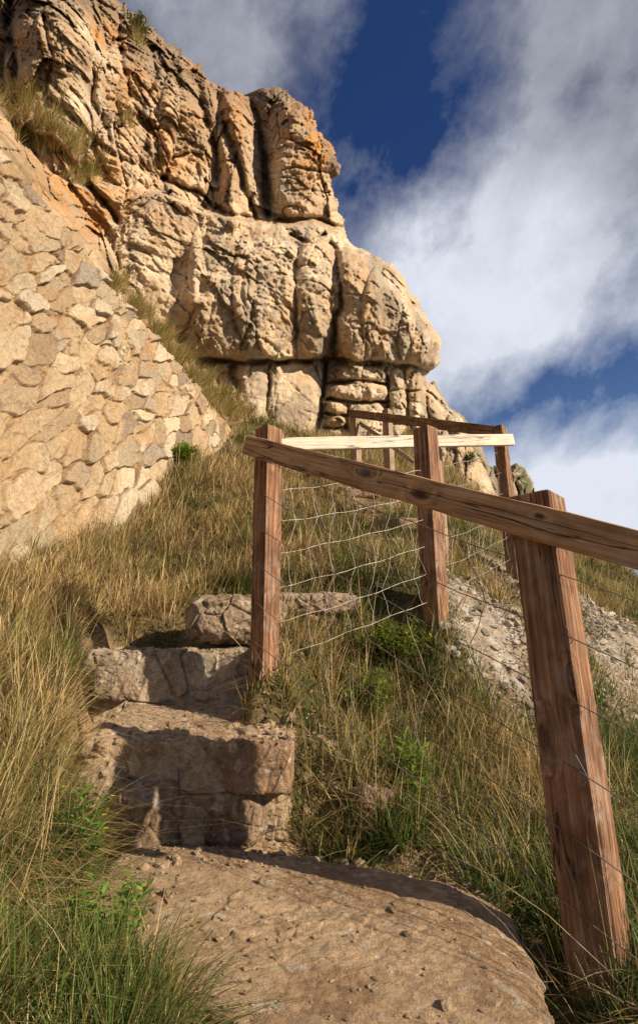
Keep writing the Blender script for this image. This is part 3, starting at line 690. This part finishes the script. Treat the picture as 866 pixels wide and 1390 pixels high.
for i in range(N):
    h = tree.ray_cast(Vector((x[i], y[i], 1)), Vector((0, 0, -1)))
    zz = zg[i]; onst = False
    if h[0] is not None and h[0].z > zz: zz = h[0].z; onst = h[1].z > .6
    pr = .30 if onst else .75*max(lo[i], .25 if edge[i] < .3 else 0)
    if onst: pr = .14 + .5*(2.0 < y[i] < 2.3) + .3*(x[i] < -.38)
    if -.25 < x[i] < .55 and 2.0 < y[i] < 2.6: pr = .9
    if random.random() < pr: s = random.uniform(.0025, .008)*(1.8 if -.25 < x[i] < .55 and y[i] > 2.05 else 1)*(2.6 if random.random() > .93 else 1); pts.append((x[i], y[i], zz+s*.2)); szs.append(s)
pts = np.array(pts); szs = np.array(szs); cg = np.tile(np.array([.48, .35, .225]), (len(pts), 1))*rng.uniform(.7, 1.35, (len(pts), 1))
tag(scatter_stones('path_gravel', pts, szs, cg, 2), 'crumbs of broken stone scattered over the dusty lower steps', 'gravel', kind='stuff')

# ---------------------------------------------------------------- fences
def beam(name, p0, p1, w, h, m, parent, rz_face=None, seed=0, cham=.006, topcut=0., warp=.003):
    """box beam from p0 to p1; local z is along its length; w across, h the other way"""
    p0 = Vector(p0); p1 = Vector(p1); Ln = (p1-p0).length; d = (p1-p0)/Ln
    ns = 8; side = []; nlen = max(16, int(Ln/.02))
    hw, hh_ = w/2, h/2; per = []
    cs = [(-1,-1),(1,-1),(1,1),(-1,1)]
    for i in range(4):
        a_, b_ = cs[i], cs[(i+1) % 4]
        for t in np.linspace(0, 1, ns, endpoint=False):
            tx, ty = a_[0]+(b_[0]-a_[0])*t, a_[1]+(b_[1]-a_[1])*t
            q = 14.; r = (abs(tx)**q+abs(ty)**q)**(1/q); per.append((tx/r*hw, ty/r*hh_))
    per = np.array(per); K = len(per); zz = np.linspace(0, Ln, nlen)
    # cap rings
    rings = [(0., .0)] + [(0., .55)] + [(0., .96)] + [(z_, 1.) for z_ in np.concatenate([[.004], zz[1:-1], [Ln-.004]])] + [(Ln, .96), (Ln, .55), (Ln, 0.)]
    V = []
    for z_, s_ in rings:
        V.append(np.concatenate([per*s_, np.full((K, 1), z_)], 1))
    V = np.concatenate(V); P = V*np.array([1, 1, .35])+seed*5.3
    n2 = V[:, :2]/(np.linalg.norm(V[:, :2], axis=1)[:, None]+1e-6)
    dd = warp*fbm(P*18, 4, seed) + warp*1.3*fbm(np.concatenate([P[:, :2]*3, P[:, 2:]*9], 1), 3, seed+1)
    V[:, :2] += n2*dd[:, None]
    V[:, 0] += .006*np.sin(V[:, 2]*2.1+seed)*(Ln > 1.2)
    if topcut: V[:, 2] += (V[:, 2] > Ln*.9)*V[:, 0]*topcut
    nr = len(rings); ii = np.arange((nr-1)*K); r_ = ii//K; j = ii % K
    f = np.stack([r_*K+j, r_*K+(j+1) % K, (r_+1)*K+(j+1) % K, (r_+1)*K+j], 1)
    o = mesh_np(name, V, f, m, smooth=False)
    zax = d; ref = Vector((math.cos(rz_face), math.sin(rz_face), 0)) if rz_face is not None else Vector((0, 0, 1))
    if rz_face is not None: xax = (ref-zax*ref.dot(zax)).normalized(); yax = zax.cross(xax)
    else: yax = (ref-zax*ref.dot(zax)).normalized(); xax = yax.cross(zax)
    mt = Matrix((xax, yax, zax)).transposed().to_4x4(); mt.translation = p0
    if parent: mt = Matrix.Translation(-parent.location) @ mt; o.parent = parent
    o.matrix_local = mt
    return o
def tube(name, pts, r, m, parent, k=5):
    P = np.array(pts, float); n = len(P); T = np.gradient(P, axis=0); T /= np.linalg.norm(T, axis=1)[:, None]
    ref = np.array([0, 0, 1.]) if abs(T[0, 2]) < .8 else np.array([1., 0, 0]); A = np.cross(T, ref); A /= np.linalg.norm(A, axis=1)[:, None]; B = np.cross(T, A)
    an = np.linspace(0, 2*math.pi, k, endpoint=False)
    V = (P[:, None]+r*(np.cos(an)[None, :, None]*A[:, None]+np.sin(an)[None, :, None]*B[:, None])).reshape(-1, 3)
    ii = np.arange((n-1)*k); a_ = ii//k; j = ii % k
    f = np.stack([a_*k+j, a_*k+(j+1) % k, (a_+1)*k+(j+1) % k, (a_+1)*k+j], 1)
    if parent is not None: V = V-np.array(parent.location)
    return mesh_np(name, V, f, m, parent)
A45 = math.radians(45)
def post(parent, pxb, pyb, Yb, top_py, s, m, seed, rz=A45, lean=(0, 0), sink=.25):
    b = W(pxb, pyb, Yb); a_, r_ = ratios(pxb, top_py); zt = float(r_)*Yb
    return beam('post', (b.x-lean[0]*.25, b.y-lean[1]*.25, b.z-sink), (b.x+lean[0], b.y+lean[1], zt), s, s, m, parent, rz, seed, topcut=random.uniform(-.08, .08)), b, zt
f1e = empty('wooden_fence', W(355, 893, 2.6)); tag(f1e, 'near fence with a sloping brown rail on reddish-brown posts and slack wire netting', 'fence')
_, b1, z1 = post(f1e, 357, 893, 2.6, 583, .098, M_red, 1)
_, b2, z2 = post(f1e, 808, 1268, 1.66, 676, .127, M_red, 2, lean=(-.01, 0))
A0 = W(337, 605, 2.53); A1 = W(716, 707, 1.60); dr = (A1-A0).normalized(); A2 = A0+dr*3.0
A2 = A0+dr*1.86
beam('rail', A0, A2, .055, .098, M_brown, f1e, None, 3, warp=.004)
b3 = Vector((b2.x+dr.x*2.2, b2.y+dr.y*2.2, 0)); beam('post', (b3.x, b3.y, -1.9), (b3.x, b3.y, -.3), .13, .13, M_red, f1e, A45, 4)
def netting(parent, ends, m, r, nstay, seed, sag=.02, names=('line_wire', 'stay_wire')):
    """ends: list over wires of list of 3D points along the fence"""
    rr = random.Random(seed); curves = []
    for w_, pts in enumerate(ends):
        out = []
        for (pa, pb) in zip(pts[:-1], pts[1:]):
            for t in np.linspace(0, 1, 14, endpoint=False):
                q = Vector(pa).lerp(Vector(pb), t); s = math.sin(math.pi*t)
                q.z += -sag*s*(1+.5*math.sin(w_*2.1)) + .004*math.sin(t*21+w_); q.x += .004*math.sin(t*9+w_*1.3)*s
                out.append(q)
        out.append(Vector(pts[-1])); curves.append(out)
        tube(names[0], [tuple(q) for q in out], r, m, parent)
    n = len(curves[0])
    for k in range(nstay):
        t = (k+.7)/(nstay+.4); pts = []; dr_ = rr.uniform(-.05, .05)
        for w_, cv in enumerate(curves):
            off = t + (.5/(nstay+.5))*(.55 if w_ % 2 else -.35)*rr.uniform(.5, 1.1) + dr_*w_*.15
            i = min(max(off, 0.005), .995)*(n-1); i0 = int(i); pts.append(cv[i0].lerp(cv[min(i0+1, n-1)], i-i0))
        pp = []
        for a_, b_ in zip(pts[:-1], pts[1:]):
            for q in range(5): u_ = q/5; v = Vector(a_).lerp(Vector(b_), u_); v.x += .004*math.sin(u_*math.pi*2+k); pp.append(tuple(v))
        pp.append(tuple(pts[-1])); tube(names[1], pp, r*.8, m, parent)
nrm = Vector((.707, .707, 0))*.0
fr = lambda b, s, zz: (b.x-.707*s*.5, b.y-.707*s*.5-.004, zz)
e1 = []
h1l = [.62, .47, .33, .20, .10, .02]; 
for k in range(6):
    zl = b1.z + (z1-b1.z)*(.84-.155*k); zr = b2.z + (z2-b2.z)*(.80-.15*k); zr2 = zr+dr.z*2.2
    e1.append([fr(b1, .1, zl), fr(b2, .130, zr), (b2.x+dr.x*2.2-.09, b2.y+dr.y*2.2-.09, zr2)])
netting(f1e, e1, M_wired, .0017, 11, 4, .018)
f2e = empty('wooden_fence', W(695, 768, 4.2)); tag(f2e, 'middle fence with a level pale rail and bright wire netting behind the near fence', 'fence')
_, bm_, zm = post(f2e, 592, 838, 3.1, 582, .108, M_red, 11)
_, bf_, zf = post(f2e, 697, 770, 4.45, 580, .094, M_red, 12)
_, bn_, zn = post(f2e, 603, 770, 4.30, 606, .062, M_grey, 13)
_, bo_, zo = post(f2e, 368, 780, 3.86, 600, .075, M_grey, 14)
Q0 = W(362, 604, 3.75); Q1 = W(696, 597, 4.35)
beam('rail', Q0, Q1, .035, .098, M_pale, f2e, None, 15, warp=.002)
e2 = []
for k in range(6):
    zl = b1.z+(z1-b1.z)*(.72-.145*k); zm_ = bm_.z+(zm-bm_.z)*(.66-.135*k); zf_ = bf_.z+(zf-bf_.z)*(.80-.15*k)
    e2.append([(b1.x+.05, b1.y+.05, zl), (bm_.x-.04, bm_.y-.04, zm_+.1), (bf_.x-.03, bf_.y-.03, zf_)])
netting(f2e, e2, M_wire, .0014, 15, 8, .01)
f3e = empty('wooden_fence', W(530, 640, 7.2)); tag(f3e, 'upper fence with a dark sloping rail, grey posts and a diagonal brace at cliff foot', 'fence')
R0 = W(475, 561, 7.0); R1 = W(672, 586, 4.52)
beam('rail', R0, R1, .06, .10, M_dull, f3e, None, 21)
_, bg_, zg_ = post(f3e, 484, 652, 7.05, 564, .11, M_grey, 22)
_, bh_, zh_ = post(f3e, 529, 648, 6.7, 557, .10, M_grey, 23)
beam('brace', W(489, 574, 7.0), W(562, 628, 6.3), .035, .05, M_grey, f3e, None, 24)
for k in range(4):
    pts = [(bg_.x, bg_.y-.06, bg_.z+.2+.22*k), (bh_.x, bh_.y-.06, bh_.z+.2+.22*k), (R1.x, R1.y+.1, bf_.z+.15+.24*k)]
    tube('line_wire', pts, .0022, M_wire, f3e)

# ---------------------------------------------------------------- grass
def blades(name, bx, by, bz, Lg, wd, lx, ly, droop, colr, mat=M_grass, seg=4):
    n = len(bx); ts = np.linspace(0, 1, seg+1)
    ang = np.arctan2(ly, lx)+rng.uniform(-.9, .9, n)+math.pi/2
    # width direction mostly random
    wx, wy = np.cos(ang), np.sin(ang)
    V = np.empty((n, (seg+1)*2, 3), np.float32); C = np.empty((n, (seg+1)*2, 3), np.float32)
    for k, t in enumerate(ts):
        hx = Lg*(lx*t + lx*droop*t*t*1.1); hy = Lg*(ly*t + ly*droop*t*t*1.1)
        mag = np.sqrt(lx**2+ly**2)
        hz = Lg*(t*np.sqrt(np.clip(1-np.minimum(mag, .85)**2, .1, 1)) - droop*t**2.2*.55*np.clip(mag*1.6, .2, 1.3))
        w = wd*(1-t**1.6)*.5+.00015
        cx_, cy_, cz_ = bx+hx, by+hy, bz+hz
        V[:, 2*k, 0] = cx_-wx*w; V[:, 2*k, 1] = cy_-wy*w; V[:, 2*k, 2] = cz_
        V[:, 2*k+1, 0] = cx_+wx*w; V[:, 2*k+1, 1] = cy_+wy*w; V[:, 2*k+1, 2] = cz_
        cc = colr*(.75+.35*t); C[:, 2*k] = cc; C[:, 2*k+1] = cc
    base = (np.arange(n)*(seg+1)*2)[:, None]
    f = np.concatenate([base+np.array([[2*k, 2*k+1, 2*k+3, 2*k+2]]) for k in range(seg)], 1).reshape(-1, 4)
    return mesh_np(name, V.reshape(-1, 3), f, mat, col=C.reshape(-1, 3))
TAN = np.array([.56, .41, .175]); STRAW = np.array([.66, .53, .30]); OLIVE = np.array([.20, .20, .05]); GREEN = np.array([.09, .15, .03]); BROWN = np.array([.22, .13, .06])
def proj(x, y, z):
    fwd = y*CT+z*ST; upc = -y*ST+z*CT
    return PX+F*x/fwd, PY-F*upc/fwd
def tussocks(n, region):
    """sample tussock centres with even density on screen"""
    out = []
    while len(out) < n:
        yy = rng.uniform(math.log(.75), math.log(9.6), 20000); y = np.exp(yy)
        x = rng.uniform(-.78, .85, 20000)*y
        out = list(out) + [np.stack([x, y], 1)]; out = [np.concatenate(out)] if len(out) > 1 else out
        if len(out[0]) >= n: return out[0][:n]
        out = out
    return out
def wall_side(x, y):
    # >0 to the right of the retaining wall foot
    return x - (B0.x + (y-B0.y)*(FAR.x-B0.x)/(FAR.y-B0.y))
cent = tussocks(60000, None); cent = cent[:60000] if len(cent) > 1 else cent[0]
cent = np.asarray(cent).reshape(-1, 2)
x, y = cent[:, 0], cent[:, 1]; z, lo, u_, s_ = ground(x, y)
sx, sy = proj(x, y, z)
step_clear = ((x > -.93) & (x < -.07) & (y > 2.15) & (y < np.where(x > -.32, 2.42, 3.0))) | ((x > -1.25) & (x < -.30) & (y > 2.82) & (y < 3.14)) | ((x > -.66) & (x < .62+(-.0)) & (y > np.where(x < -.06, 1.36, .9)) & (y < 2.18-.35*ss(-.3, .6, x)))
dens = (1-np.clip(lo*1.15, 0, 1))*(1-.9*np.clip(u_, 0, 1))*(1-s_*np.where(fbm(V3(x, y)*3.2, 3, 145) > .22, .45, .97))
dens = dens*np.where(wall_side(x, y) > .03, 1, 0)*np.where(step_clear, 0.02, 1)
# bare earth pockets
dens = dens*(.35+.65*ss(.36, .5, fbm(V3(x, y)*1.8, 4, 140)*.5+.5))
bare = np.exp(-((sx-450)/60)**2-((sy-1110)/35)**2); dens = dens*(1-.9*bare)
keep = (rng.random(len(x)) < dens*.15*(.35+1.3*(fbm(V3(x, y)*4.5, 3, 141) > -.05))) & (sx > -90) & (sx < 960) & (sy < 1500)
# keep little patches at slab corner
cen = np.stack([x, y], 1)[keep]; print('tussocks', len(cen))
def make_grass(name, label, cen, nb, Lr, green, wmul=1., seed=0, spread=.05, lean=.55, cat='grass'):
    n = len(cen); reps = rng.integers(int(nb*.6), int(nb*1.4), n); idx = np.repeat(np.arange(n), reps); m = len(idx)
    a = rng.uniform(0, 2*math.pi, m); rr = np.abs(rng.normal(0, 1, m))
    ydist = np.clip(cen[idx, 1], .8, 10)
    sp = spread*(.5+.22*ydist)
    bx = cen[idx, 0]+np.cos(a)*rr*sp; by = cen[idx, 1]+np.sin(a)*rr*sp
    z, lo, u_, s_ = ground(bx, by)
    tl = rng.uniform(.6, 1.25, n)[idx]*(0.75+.5*(fbm(V3(cen[idx, 0], cen[idx, 1])*1.3, 3, 150)*.5+.5))
    Lg = Lr*tl*rng.uniform(.45, 1.15, m)*(.85+.03*ydist)
    nl = np.minimum(rr*lean*.62, .9)+rng.uniform(0, .25, m)
    lx = np.cos(a)*nl+rng.normal(0, .10, m)+.13; ly = np.sin(a)*nl+rng.normal(0, .10, m)-.05
    mg = np.sqrt(lx**2+ly**2); k = np.minimum(1, .82/np.maximum(mg, 1e-6)); lx *= k; ly *= k
    droop = rng.uniform(.25, 1.1, m)
    wd = wmul*rng.uniform(.0018, .0052, m)*(.55+.30*ydist)
    g = np.clip(green(cen[idx, 0], cen[idx, 1]) + rng.normal(0, .16, m) + rng.normal(0, .14, n)[idx], 0, 1)
    c = TAN[None]*np.ones((m, 1)); c = mixc(c, STRAW, (rng.random(m) > .7)*1.); c = mixc(c, BROWN, (rng.random(m) > .82)*1.)
    c = mixc(c, OLIVE, ss(.42, .62, g)); c = mixc(c, GREEN, ss(.62, .85, g)); c = c*rng.uniform(.65, 1.25, (m, 1))
    # keep tips off the beaten path
    ok = ~((bx > -.9) & (bx < -.12) & (by > 2.2) & (by < np.where(bx > -.32, 2.42, 2.98)) & (rng.random(m) < .93))
    ok &= ~((bx > -.60) & (bx < .50) & (by > np.where(bx < -.06, 1.38, 1.1)) & (by < 2.1-.35*ss(-.3, .6, bx)) & (rng.random(m) < .97))
    ok &= ~((bx > -1.2) & (bx < -.33) & (by > 2.84) & (by < 3.2) & (rng.random(m) < .9))
    b = [q[ok] for q in (bx, by, z-.01, Lg, wd, lx, ly, droop)]
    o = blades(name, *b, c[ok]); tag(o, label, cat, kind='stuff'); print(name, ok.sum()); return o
def green_f(x, y):
    z = tps(x, y); sx, sy = proj(x, y, z)
    g = .33+.75*fbm(V3(x, y)*1.9, 3, 160)
    g = g + .22*ss(1150, 1330, sy)*ss(420, 250, sx) + .20*ss(340, 420, sx)*ss(760, 840, sy) + .14*ss(400, 500, sx)*ss(880, 960, sy) - .12*ss(860, 700, sy)*ss(360, 250, sx) + .20*ss(720, 830, sx)*ss(950, 1050, sy) + .15*ss(600,700,sy)*ss(380,450,sx)*ss(850,760,sy)
    return g
make_grass('grass', 'long dry and green tussock grass covering the bank round the steps', cen, 30, .23, green_f)
# shorter green undergrowth
kk = (rng.random(len(x)) < dens*.13) & (sx > -90) & (sx < 960) & (sy < 1500)
make_grass('short_grass', 'short green undergrowth between the tussocks', np.stack([x, y], 1)[kk], 26, .11, lambda a, b: green_f(a, b)+.42, 1.2, spread=.07, lean=.8)
kk = (rng.random(len(x)) < dens*.10) & (sx > -90) & (sx < 960) & (sy < 1500)
make_grass('dead_thatch', 'flattened dead thatch lying between the tussocks', np.stack([x, y], 1)[kk], 22, .16, lambda a, b: 0*a, 1.1, spread=.08, lean=3.)
kk = (rng.random(len(x)) < dens*.035*(.2+1.6*(fbm(V3(x, y)*2.6, 3, 146) > .05))) & (sx > -90) & (sx < 960) & (sy < 1500)
make_grass('ground_weeds', 'low broad bladed green weeds scattered through the grass', np.stack([x, y], 1)[kk], 16, .085, lambda a, b: 0*a+.95, 3.6, spread=.05, lean=1.0)
# tall dry seed stalks
kk = (rng.random(len(x)) < dens*.05) & (sx > -90) & (sx < 960) & (sy < 1500) & (y > 1.3)
make_grass('dry_stalks', 'thin tall straw coloured stalks rising above the tussocks', np.stack([x, y], 1)[kk], 9, .46, lambda a, b: 0*a, .5, spread=.05, lean=.5)
# dead russet stems among the grass on the bank under the rail
nbk = 260; bxx = rng.uniform(.25, 1.0, nbk); byy = rng.uniform(2.2, 3.1, nbk)
make_grass('russet_stems', 'tangled russet dead stems on the bank below the sloping rail', np.stack([bxx, byy], 1), 10, .22, lambda a, b: 0*a, .6, spread=.06, lean=.9)
# far hillside turf on the right and grass on the shelf above the wall: sit on the cliff surface
bpy.context.view_layer.update()
ctree = world_bvh([cliff])
sh = []
for (cx, cy, rx, ry, num) in [(25,150,40,26,60),(60,178,34,20,55),(95,205,34,22,50),(110,245,26,20,36),(155,395,16,12,22),(185,430,22,14,40),(215,462,24,14,50),(240,490,24,12,50),(265,520,26,12,55),(290,545,24,14,60),(315,560,24,16,50),(300,488,14,4,8),(375,490,14,4,8),(188,52,10,30,22),(170,160,10,22,10),(500,494,24,4,10),(450,490,10,4,5)]:
    for _ in range(num):
        a_, r_ = ratios(cx+random.gauss(0, rx*.5), cy+random.gauss(0, ry*.5)); dv = Vector((float(a_), 1, float(r_))).normalized()
        h = ctree.ray_cast(Vector((0, 0, 0)), dv)
        if h[0] is not None: sh.append((h[0].x, h[0].y, h[0].z, cy))
sh = np.array(sh); n = len(sh); reps = 26; idx = np.repeat(np.arange(n), reps); m = len(idx); a = rng.uniform(0, 6.28, m); rr = np.abs(rng.normal(0, .6, m))
bx = sh[idx, 0]+np.cos(a)*rr*.05; by = sh[idx, 1]+np.sin(a)*rr*.05-.02; bz = sh[idx, 2]+.0*a
g = np.clip(.35+rng.normal(0, .3, m), 0, 1); c = TAN[None]*np.ones((m, 1)); c = mixc(c, OLIVE, ss(.3, .55, g)); c = mixc(c, GREEN, ss(.55, .8, g)); c = c*rng.uniform(.7, 1.2, (m, 1))
o = blades('ledge_grass', bx, by, bz, rng.uniform(.12, .34, m), rng.uniform(.004, .009, m), np.cos(a)*rr*.5+.15, np.sin(a)*rr*.5-.25, rng.uniform(.4, 1.2, m), c); tag(o, 'grass tufts growing along the ledge between the wall head and the cliff', 'grass', kind='stuff')
# far turf right
n = 9000; bx = rng.uniform(1.6, 8, n); by = rng.uniform(6.2, 11.5, n); z, lo, u_, s_ = ground(bx, by); ok = (s_ < .5)
bx, by, z = bx[ok], by[ok], z[ok]; m = len(bx); idx = np.repeat(np.arange(m), 7); m = len(idx)
g = np.clip(.3+.5*fbm(V3(bx[idx], by[idx])*.9, 3, 170)+rng.normal(0, .15, m), 0, 1); c = TAN[None]*np.ones((m, 1)); c = mixc(c, OLIVE, ss(.3, .55, g)); c = mixc(c, GREEN, ss(.55, .8, g)); c = c*rng.uniform(.6, 1.1, (m, 1))
o = blades('hill_turf', bx[idx]+rng.normal(0, .06, m), by[idx]+rng.normal(0, .06, m), z[idx]-.01, rng.uniform(.05, .20, m), rng.uniform(.006, .012, m), rng.normal(.1, .25, m), rng.normal(0, .25, m), rng.uniform(.3, 1, m), c, seg=2); tag(o, 'turf on the far shoulder of the hill at the right edge', 'grass', kind='stuff')

# ---------------------------------------------------------------- leafy plants
def plant(px, py, Yd, rad, hgt, nst, leaf, label, seed, col=(.16, .26, .035), flowers=0, on_tree=None, name='leafy_plant', lw=.34):
    r = np.random.default_rng(seed); p = W(px, py, Yd)
    if on_tree is not None:
        h = on_tree.ray_cast(Vector((0, 0, 0)), p.normalized()); p = h[0] if h[0] is not None else p
    else: p.z = gz(p.x, p.y)
    root = empty(name, p); V = []; C = []; Fq = []; sv = []; sf = []; k = 0; ks = 0; fl = []
    for s in range(nst):
        a = r.uniform(0, 6.28); rr = r.random()**.6; tip = np.array([math.cos(a)*rad*rr, math.sin(a)*rad*rr - (.25*rad if on_tree is not None else 0), hgt*(1-.45*rr**2)*r.uniform(.7, 1.1)])
        st_ = np.array([tip[0]*.25, tip[1]*.25, 0]); mid = (st_+tip)/2+np.array([0, 0, hgt*.12])
        path = [st_*(1-t)**2+2*t*(1-t)*mid+t*t*tip for t in np.linspace(0, 1, 6)]
        for q in range(6):
            w_ = .0025*(1.1-q/6)
            sv += [path[q]+[w_, 0, 0], path[q]+[-w_*.5, w_*.87, 0], path[q]+[-w_*.5, -w_*.87, 0]]
            if q:
                b_ = ks+q*3
                for j in range(3): sf.append([b_-3+j, b_-3+(j+1) % 3, b_+(j+1) % 3, b_+j])
        ks += 18
        nl = r.integers(9, 15)
        for l in range(nl):
            t = .3+.7*l/nl; q = st_*(1-t)**2+2*t*(1-t)*mid+t*t*tip; b = l*2.4+r.uniform(-.4, .4)
            out = np.array([math.cos(b), math.sin(b), r.uniform(.1, .9)*(.4+t)]); out /= np.linalg.norm(out); side = np.cross(out, [0, 0, 1.]); side /= np.linalg.norm(side)+1e-6; nv_ = np.cross(side, out)
            Ls = leaf*r.uniform(.6, 1.15)*(1.15-.35*t); w_ = Ls*lw*.5
            pts = [q, q+out*Ls*.3-side*w_*.85+nv_*w_*.3, q+out*Ls*.3+side*w_*.85+nv_*w_*.3, q+out*Ls*.65-side*w_-nv_*Ls*.03+nv_*w_*.3, q+out*Ls*.65+side*w_-nv_*Ls*.03+nv_*w_*.3, q+out*Ls-nv_*Ls*.14, q+out*Ls*.33, q+out*Ls*.66-nv_*Ls*.04]
            V += pts; Fq += [[k, k+1, k+6, k+6], [k, k+6, k+2, k+2], [k+1, k+3, k+7, k+6], [k+6, k+7, k+4, k+2], [k+3, k+5, k+7, k+7], [k+7, k+5, k+4, k+4]]; k += 8
            cc = np.array(col)*r.uniform(.65, 1.35)*np.array([r.uniform(.8, 1.35), 1, 1]); C += [cc]*8
        if s < flowers: fl.append(tip)
    me_v = np.array(V); tri = []
    for q in Fq:
        if q[2] == q[3]: tri.append(q[:3])
        else: tri += [[q[0], q[1], q[2]], [q[0], q[2], q[3]]]
    mesh_np('leaves', me_v, np.array(tri), M_leaf, root, col=np.array(C))
    mesh_np('stems', np.array(sv), np.array(sf), M_leaf, root, col=np.tile([.13, .13, .04], (len(sv), 1)))
    for q in fl:
        FV = [q+np.array([0, 0, .002])]; 
        for j in range(12): b = j*math.pi/6; rad_ = .009 if j % 2 == 0 else .005; FV.append(q+np.array([math.cos(b)*rad_, math.sin(b)*rad_*.8-.003, .004]))
        ft = [[0, j+1, (j+1) % 12+1] for j in range(12)]
        mesh_np('flower', np.array(FV), np.array(ft), M_leaf, root, col=np.tile([.75, .5, .03], (13, 1)))
    tag(root, label, 'plant'); return root
plant(240, 648, 6.1, .26, .30, 46, .085, 'bright green leafy bush at the foot of the rubble wall', 1, (.20, .30, .035))
plant(530, 848, 3.02, .22, .27, 60, .050, 'low bright green herb on the bank left of the middle post', 2, (.20, .28, .04))
plant(500, 905, 2.8, .15, .27, 36, .045, 'small green herb in the grass midway up the bank', 3, (.19, .27, .04))
plant(552, 1050, 2.42, .14, .27, 34, .065, 'green herb with narrow pointed leaves, lowest on the bank behind the lowest step', 4, (.17, .27, .04), lw=.22)
plant(112, 1110, 1.72, .10, .26, 16, .042, 'green leafy plant with small yellow flowers in the left foreground grass', 5, (.13, .25, .04), 6)
plant(150, 1285, 1.45, .12, .17, 22, .035, 'low leafy green weeds in the bottom left corner grass', 6, (.15, .27, .04), lw=.5)
plant(800, 775, 8.4, .26, .26, 30, .09, 'dark green bush on the hill shoulder behind the right post', 7, (.09, .14, .03))
plant(713, 642, 15., .55, .5, 60, .14, 'ivy clump on the small distant crag behind the end post', 8, (.08, .13, .03))
bpy.context.view_layer.update()
plant(186, 44, 9.5, .30, .30, 36, .09, 'small dark green bush rooted high in the cliff top notch', 9, (.09, .12, .03), on_tree=ctree)
plant(122, 240, 7.5, .18, .2, 24, .06, 'green plant on the rocky shelf above the wall head', 10, (.15, .22, .04), on_tree=ctree)
plant(635, 632, 10.5, .28, .3, 30, .09, 'green creeper on the right foot of the cliff behind the end post', 11, (.12, .18, .04), on_tree=ctree)
plant(30, 1250, 1.36, .09, .08, 10, .03, 'broad leaved weed at the left edge of the foreground', 12, (.13, .24, .04), lw=.5)

# ---------------------------------------------------------------- light and sky
EL = math.radians(27); AZ = math.radians(117.5)      # clockwise from +Y
S = Vector((math.sin(AZ)*math.cos(EL), math.cos(AZ)*math.cos(EL), math.sin(EL)))
sun_d = bpy.data.lights.new('sun', 'SUN'); sun_d.energy = 5.; sun_d.angle = math.radians(.5); sun_d.color = (1., .84, .64)
sun = bpy.data.objects.new('sun', sun_d); COL.objects.link(sun); sun.rotation_euler = S.to_track_quat('Z', 'Y').to_euler()
w = bpy.data.worlds.new('World'); scene.world = w; w.use_nodes = True; nt = w.node_tree
bg = nt.nodes['Background']; bg.inputs['Strength'].default_value = .065
sky = nt.nodes.new('ShaderNodeTexSky'); sky.sky_type = 'NISHITA'; sky.sun_disc = False; sky.sun_elevation = EL; sky.sun_rotation = AZ; sky.altitude = 1000; sky.air_density = 1.; sky.dust_density = .2; sky.ozone_density = 3.
tc = nt.nodes.new('ShaderNodeTexCoord').outputs['Generated']
def pdir(px, py):
    a, r = ratios(px, py); return Vector((float(a), 1, float(r))).normalized()
def math_(op, a, b=None):
    n = nt.nodes.new('ShaderNodeMath'); n.operation = op
    for i, v in enumerate((a, b)):
        if v is None: continue
        if hasattr(v, 'is_output'): L(nt, v, n.inputs[i])
        else: n.inputs[i].default_value = v
    return n.outputs[0]
def blob(px, py, rad_deg, amp):
    n = nt.nodes.new('ShaderNodeVectorMath'); n.operation = 'DOT_PRODUCT'; L(nt, tc, n.inputs[0]); n.inputs[1].default_value = pdir(px, py)
    r = nt.nodes.new('ShaderNodeMapRange'); r.interpolation_type = 'SMOOTHSTEP'; L(nt, n.outputs['Value'], r.inputs[0]); r.inputs[1].default_value = math.cos(math.radians(rad_deg)); r.inputs[2].default_value = 1; r.inputs[3].default_value = 0; r.inputs[4].default_value = amp
    return r.outputs[0]
mpn = nt.nodes.new('ShaderNodeMapping'); mpn.vector_type = 'TEXTURE'; mpn.inputs['Rotation'].default_value = (0, math.radians(35), 0); mpn.inputs['Scale'].default_value = (.8, 1, 1.15)
L(nt, tc, mpn.inputs['Vector'])
nz = noise(nt, 2.9, 12, .58, mpn.outputs[0], .12); nz2 = noise(nt, 8.5, 12, .62, mpn.outputs[0], .1)
cov = math_('ADD', math_('ADD', math_('MULTIPLY', nz, 1.8), math_('MULTIPLY', nz2, 1.0)), -.57)
for b_ in [(520,60,15,-.50),(575,160,10,-.16),(480,150,9,-.2),(830,540,9,-.5),(700,555,8,-.3),(650,545,6,-.1),(866,440,7,-.22),(430,250,8,.0),(330,0,12,.45),(740,250,20,.3),(620,470,9,.35),(780,120,14,.22),(790,640,9,.45),(866,700,8,.3)]:
    if b_[3]: cov = math_('ADD', cov, blob(*b_))
dn = rng_node(nt, cov, .36, 1.12, 0, 1)
br = math_('ADD', math_('ADD', rng_node(nt, nz2, .3, .7, .0, .35), blob(640, 440, 20, .75)), math_('ADD', blob(800, 660, 14, .9), .0))
ccol = mixrgb(nt, (2.0, 2.1, 2.7), (8.0, 8.4, 9.4), br)
sz_ = nt.nodes.new('ShaderNodeSeparateXYZ'); L(nt, tc, sz_.inputs[0])
tint = mixrgb(nt, (1.3, 1.25, 1.25), (.34, .52, .85), rng_node(nt, sz_.outputs[2], .15, .62, 0, 1))
skyc = mixrgb(nt, sky.outputs[0], tint, 1., 'MULTIPLY')
fin = mixrgb(nt, skyc, ccol, dn)
L(nt, fin, bg.inputs['Color'])
scene.view_settings.view_transform = 'Standard'; scene.view_settings.look = 'None'; scene.view_settings.exposure = .55; scene.view_settings.gamma = 1.
scene.view_settings.use_curve_mapping = False
scene.render.engine = 'CYCLES'; scene.cycles.max_bounces = 6; scene.cycles.use_denoising = True
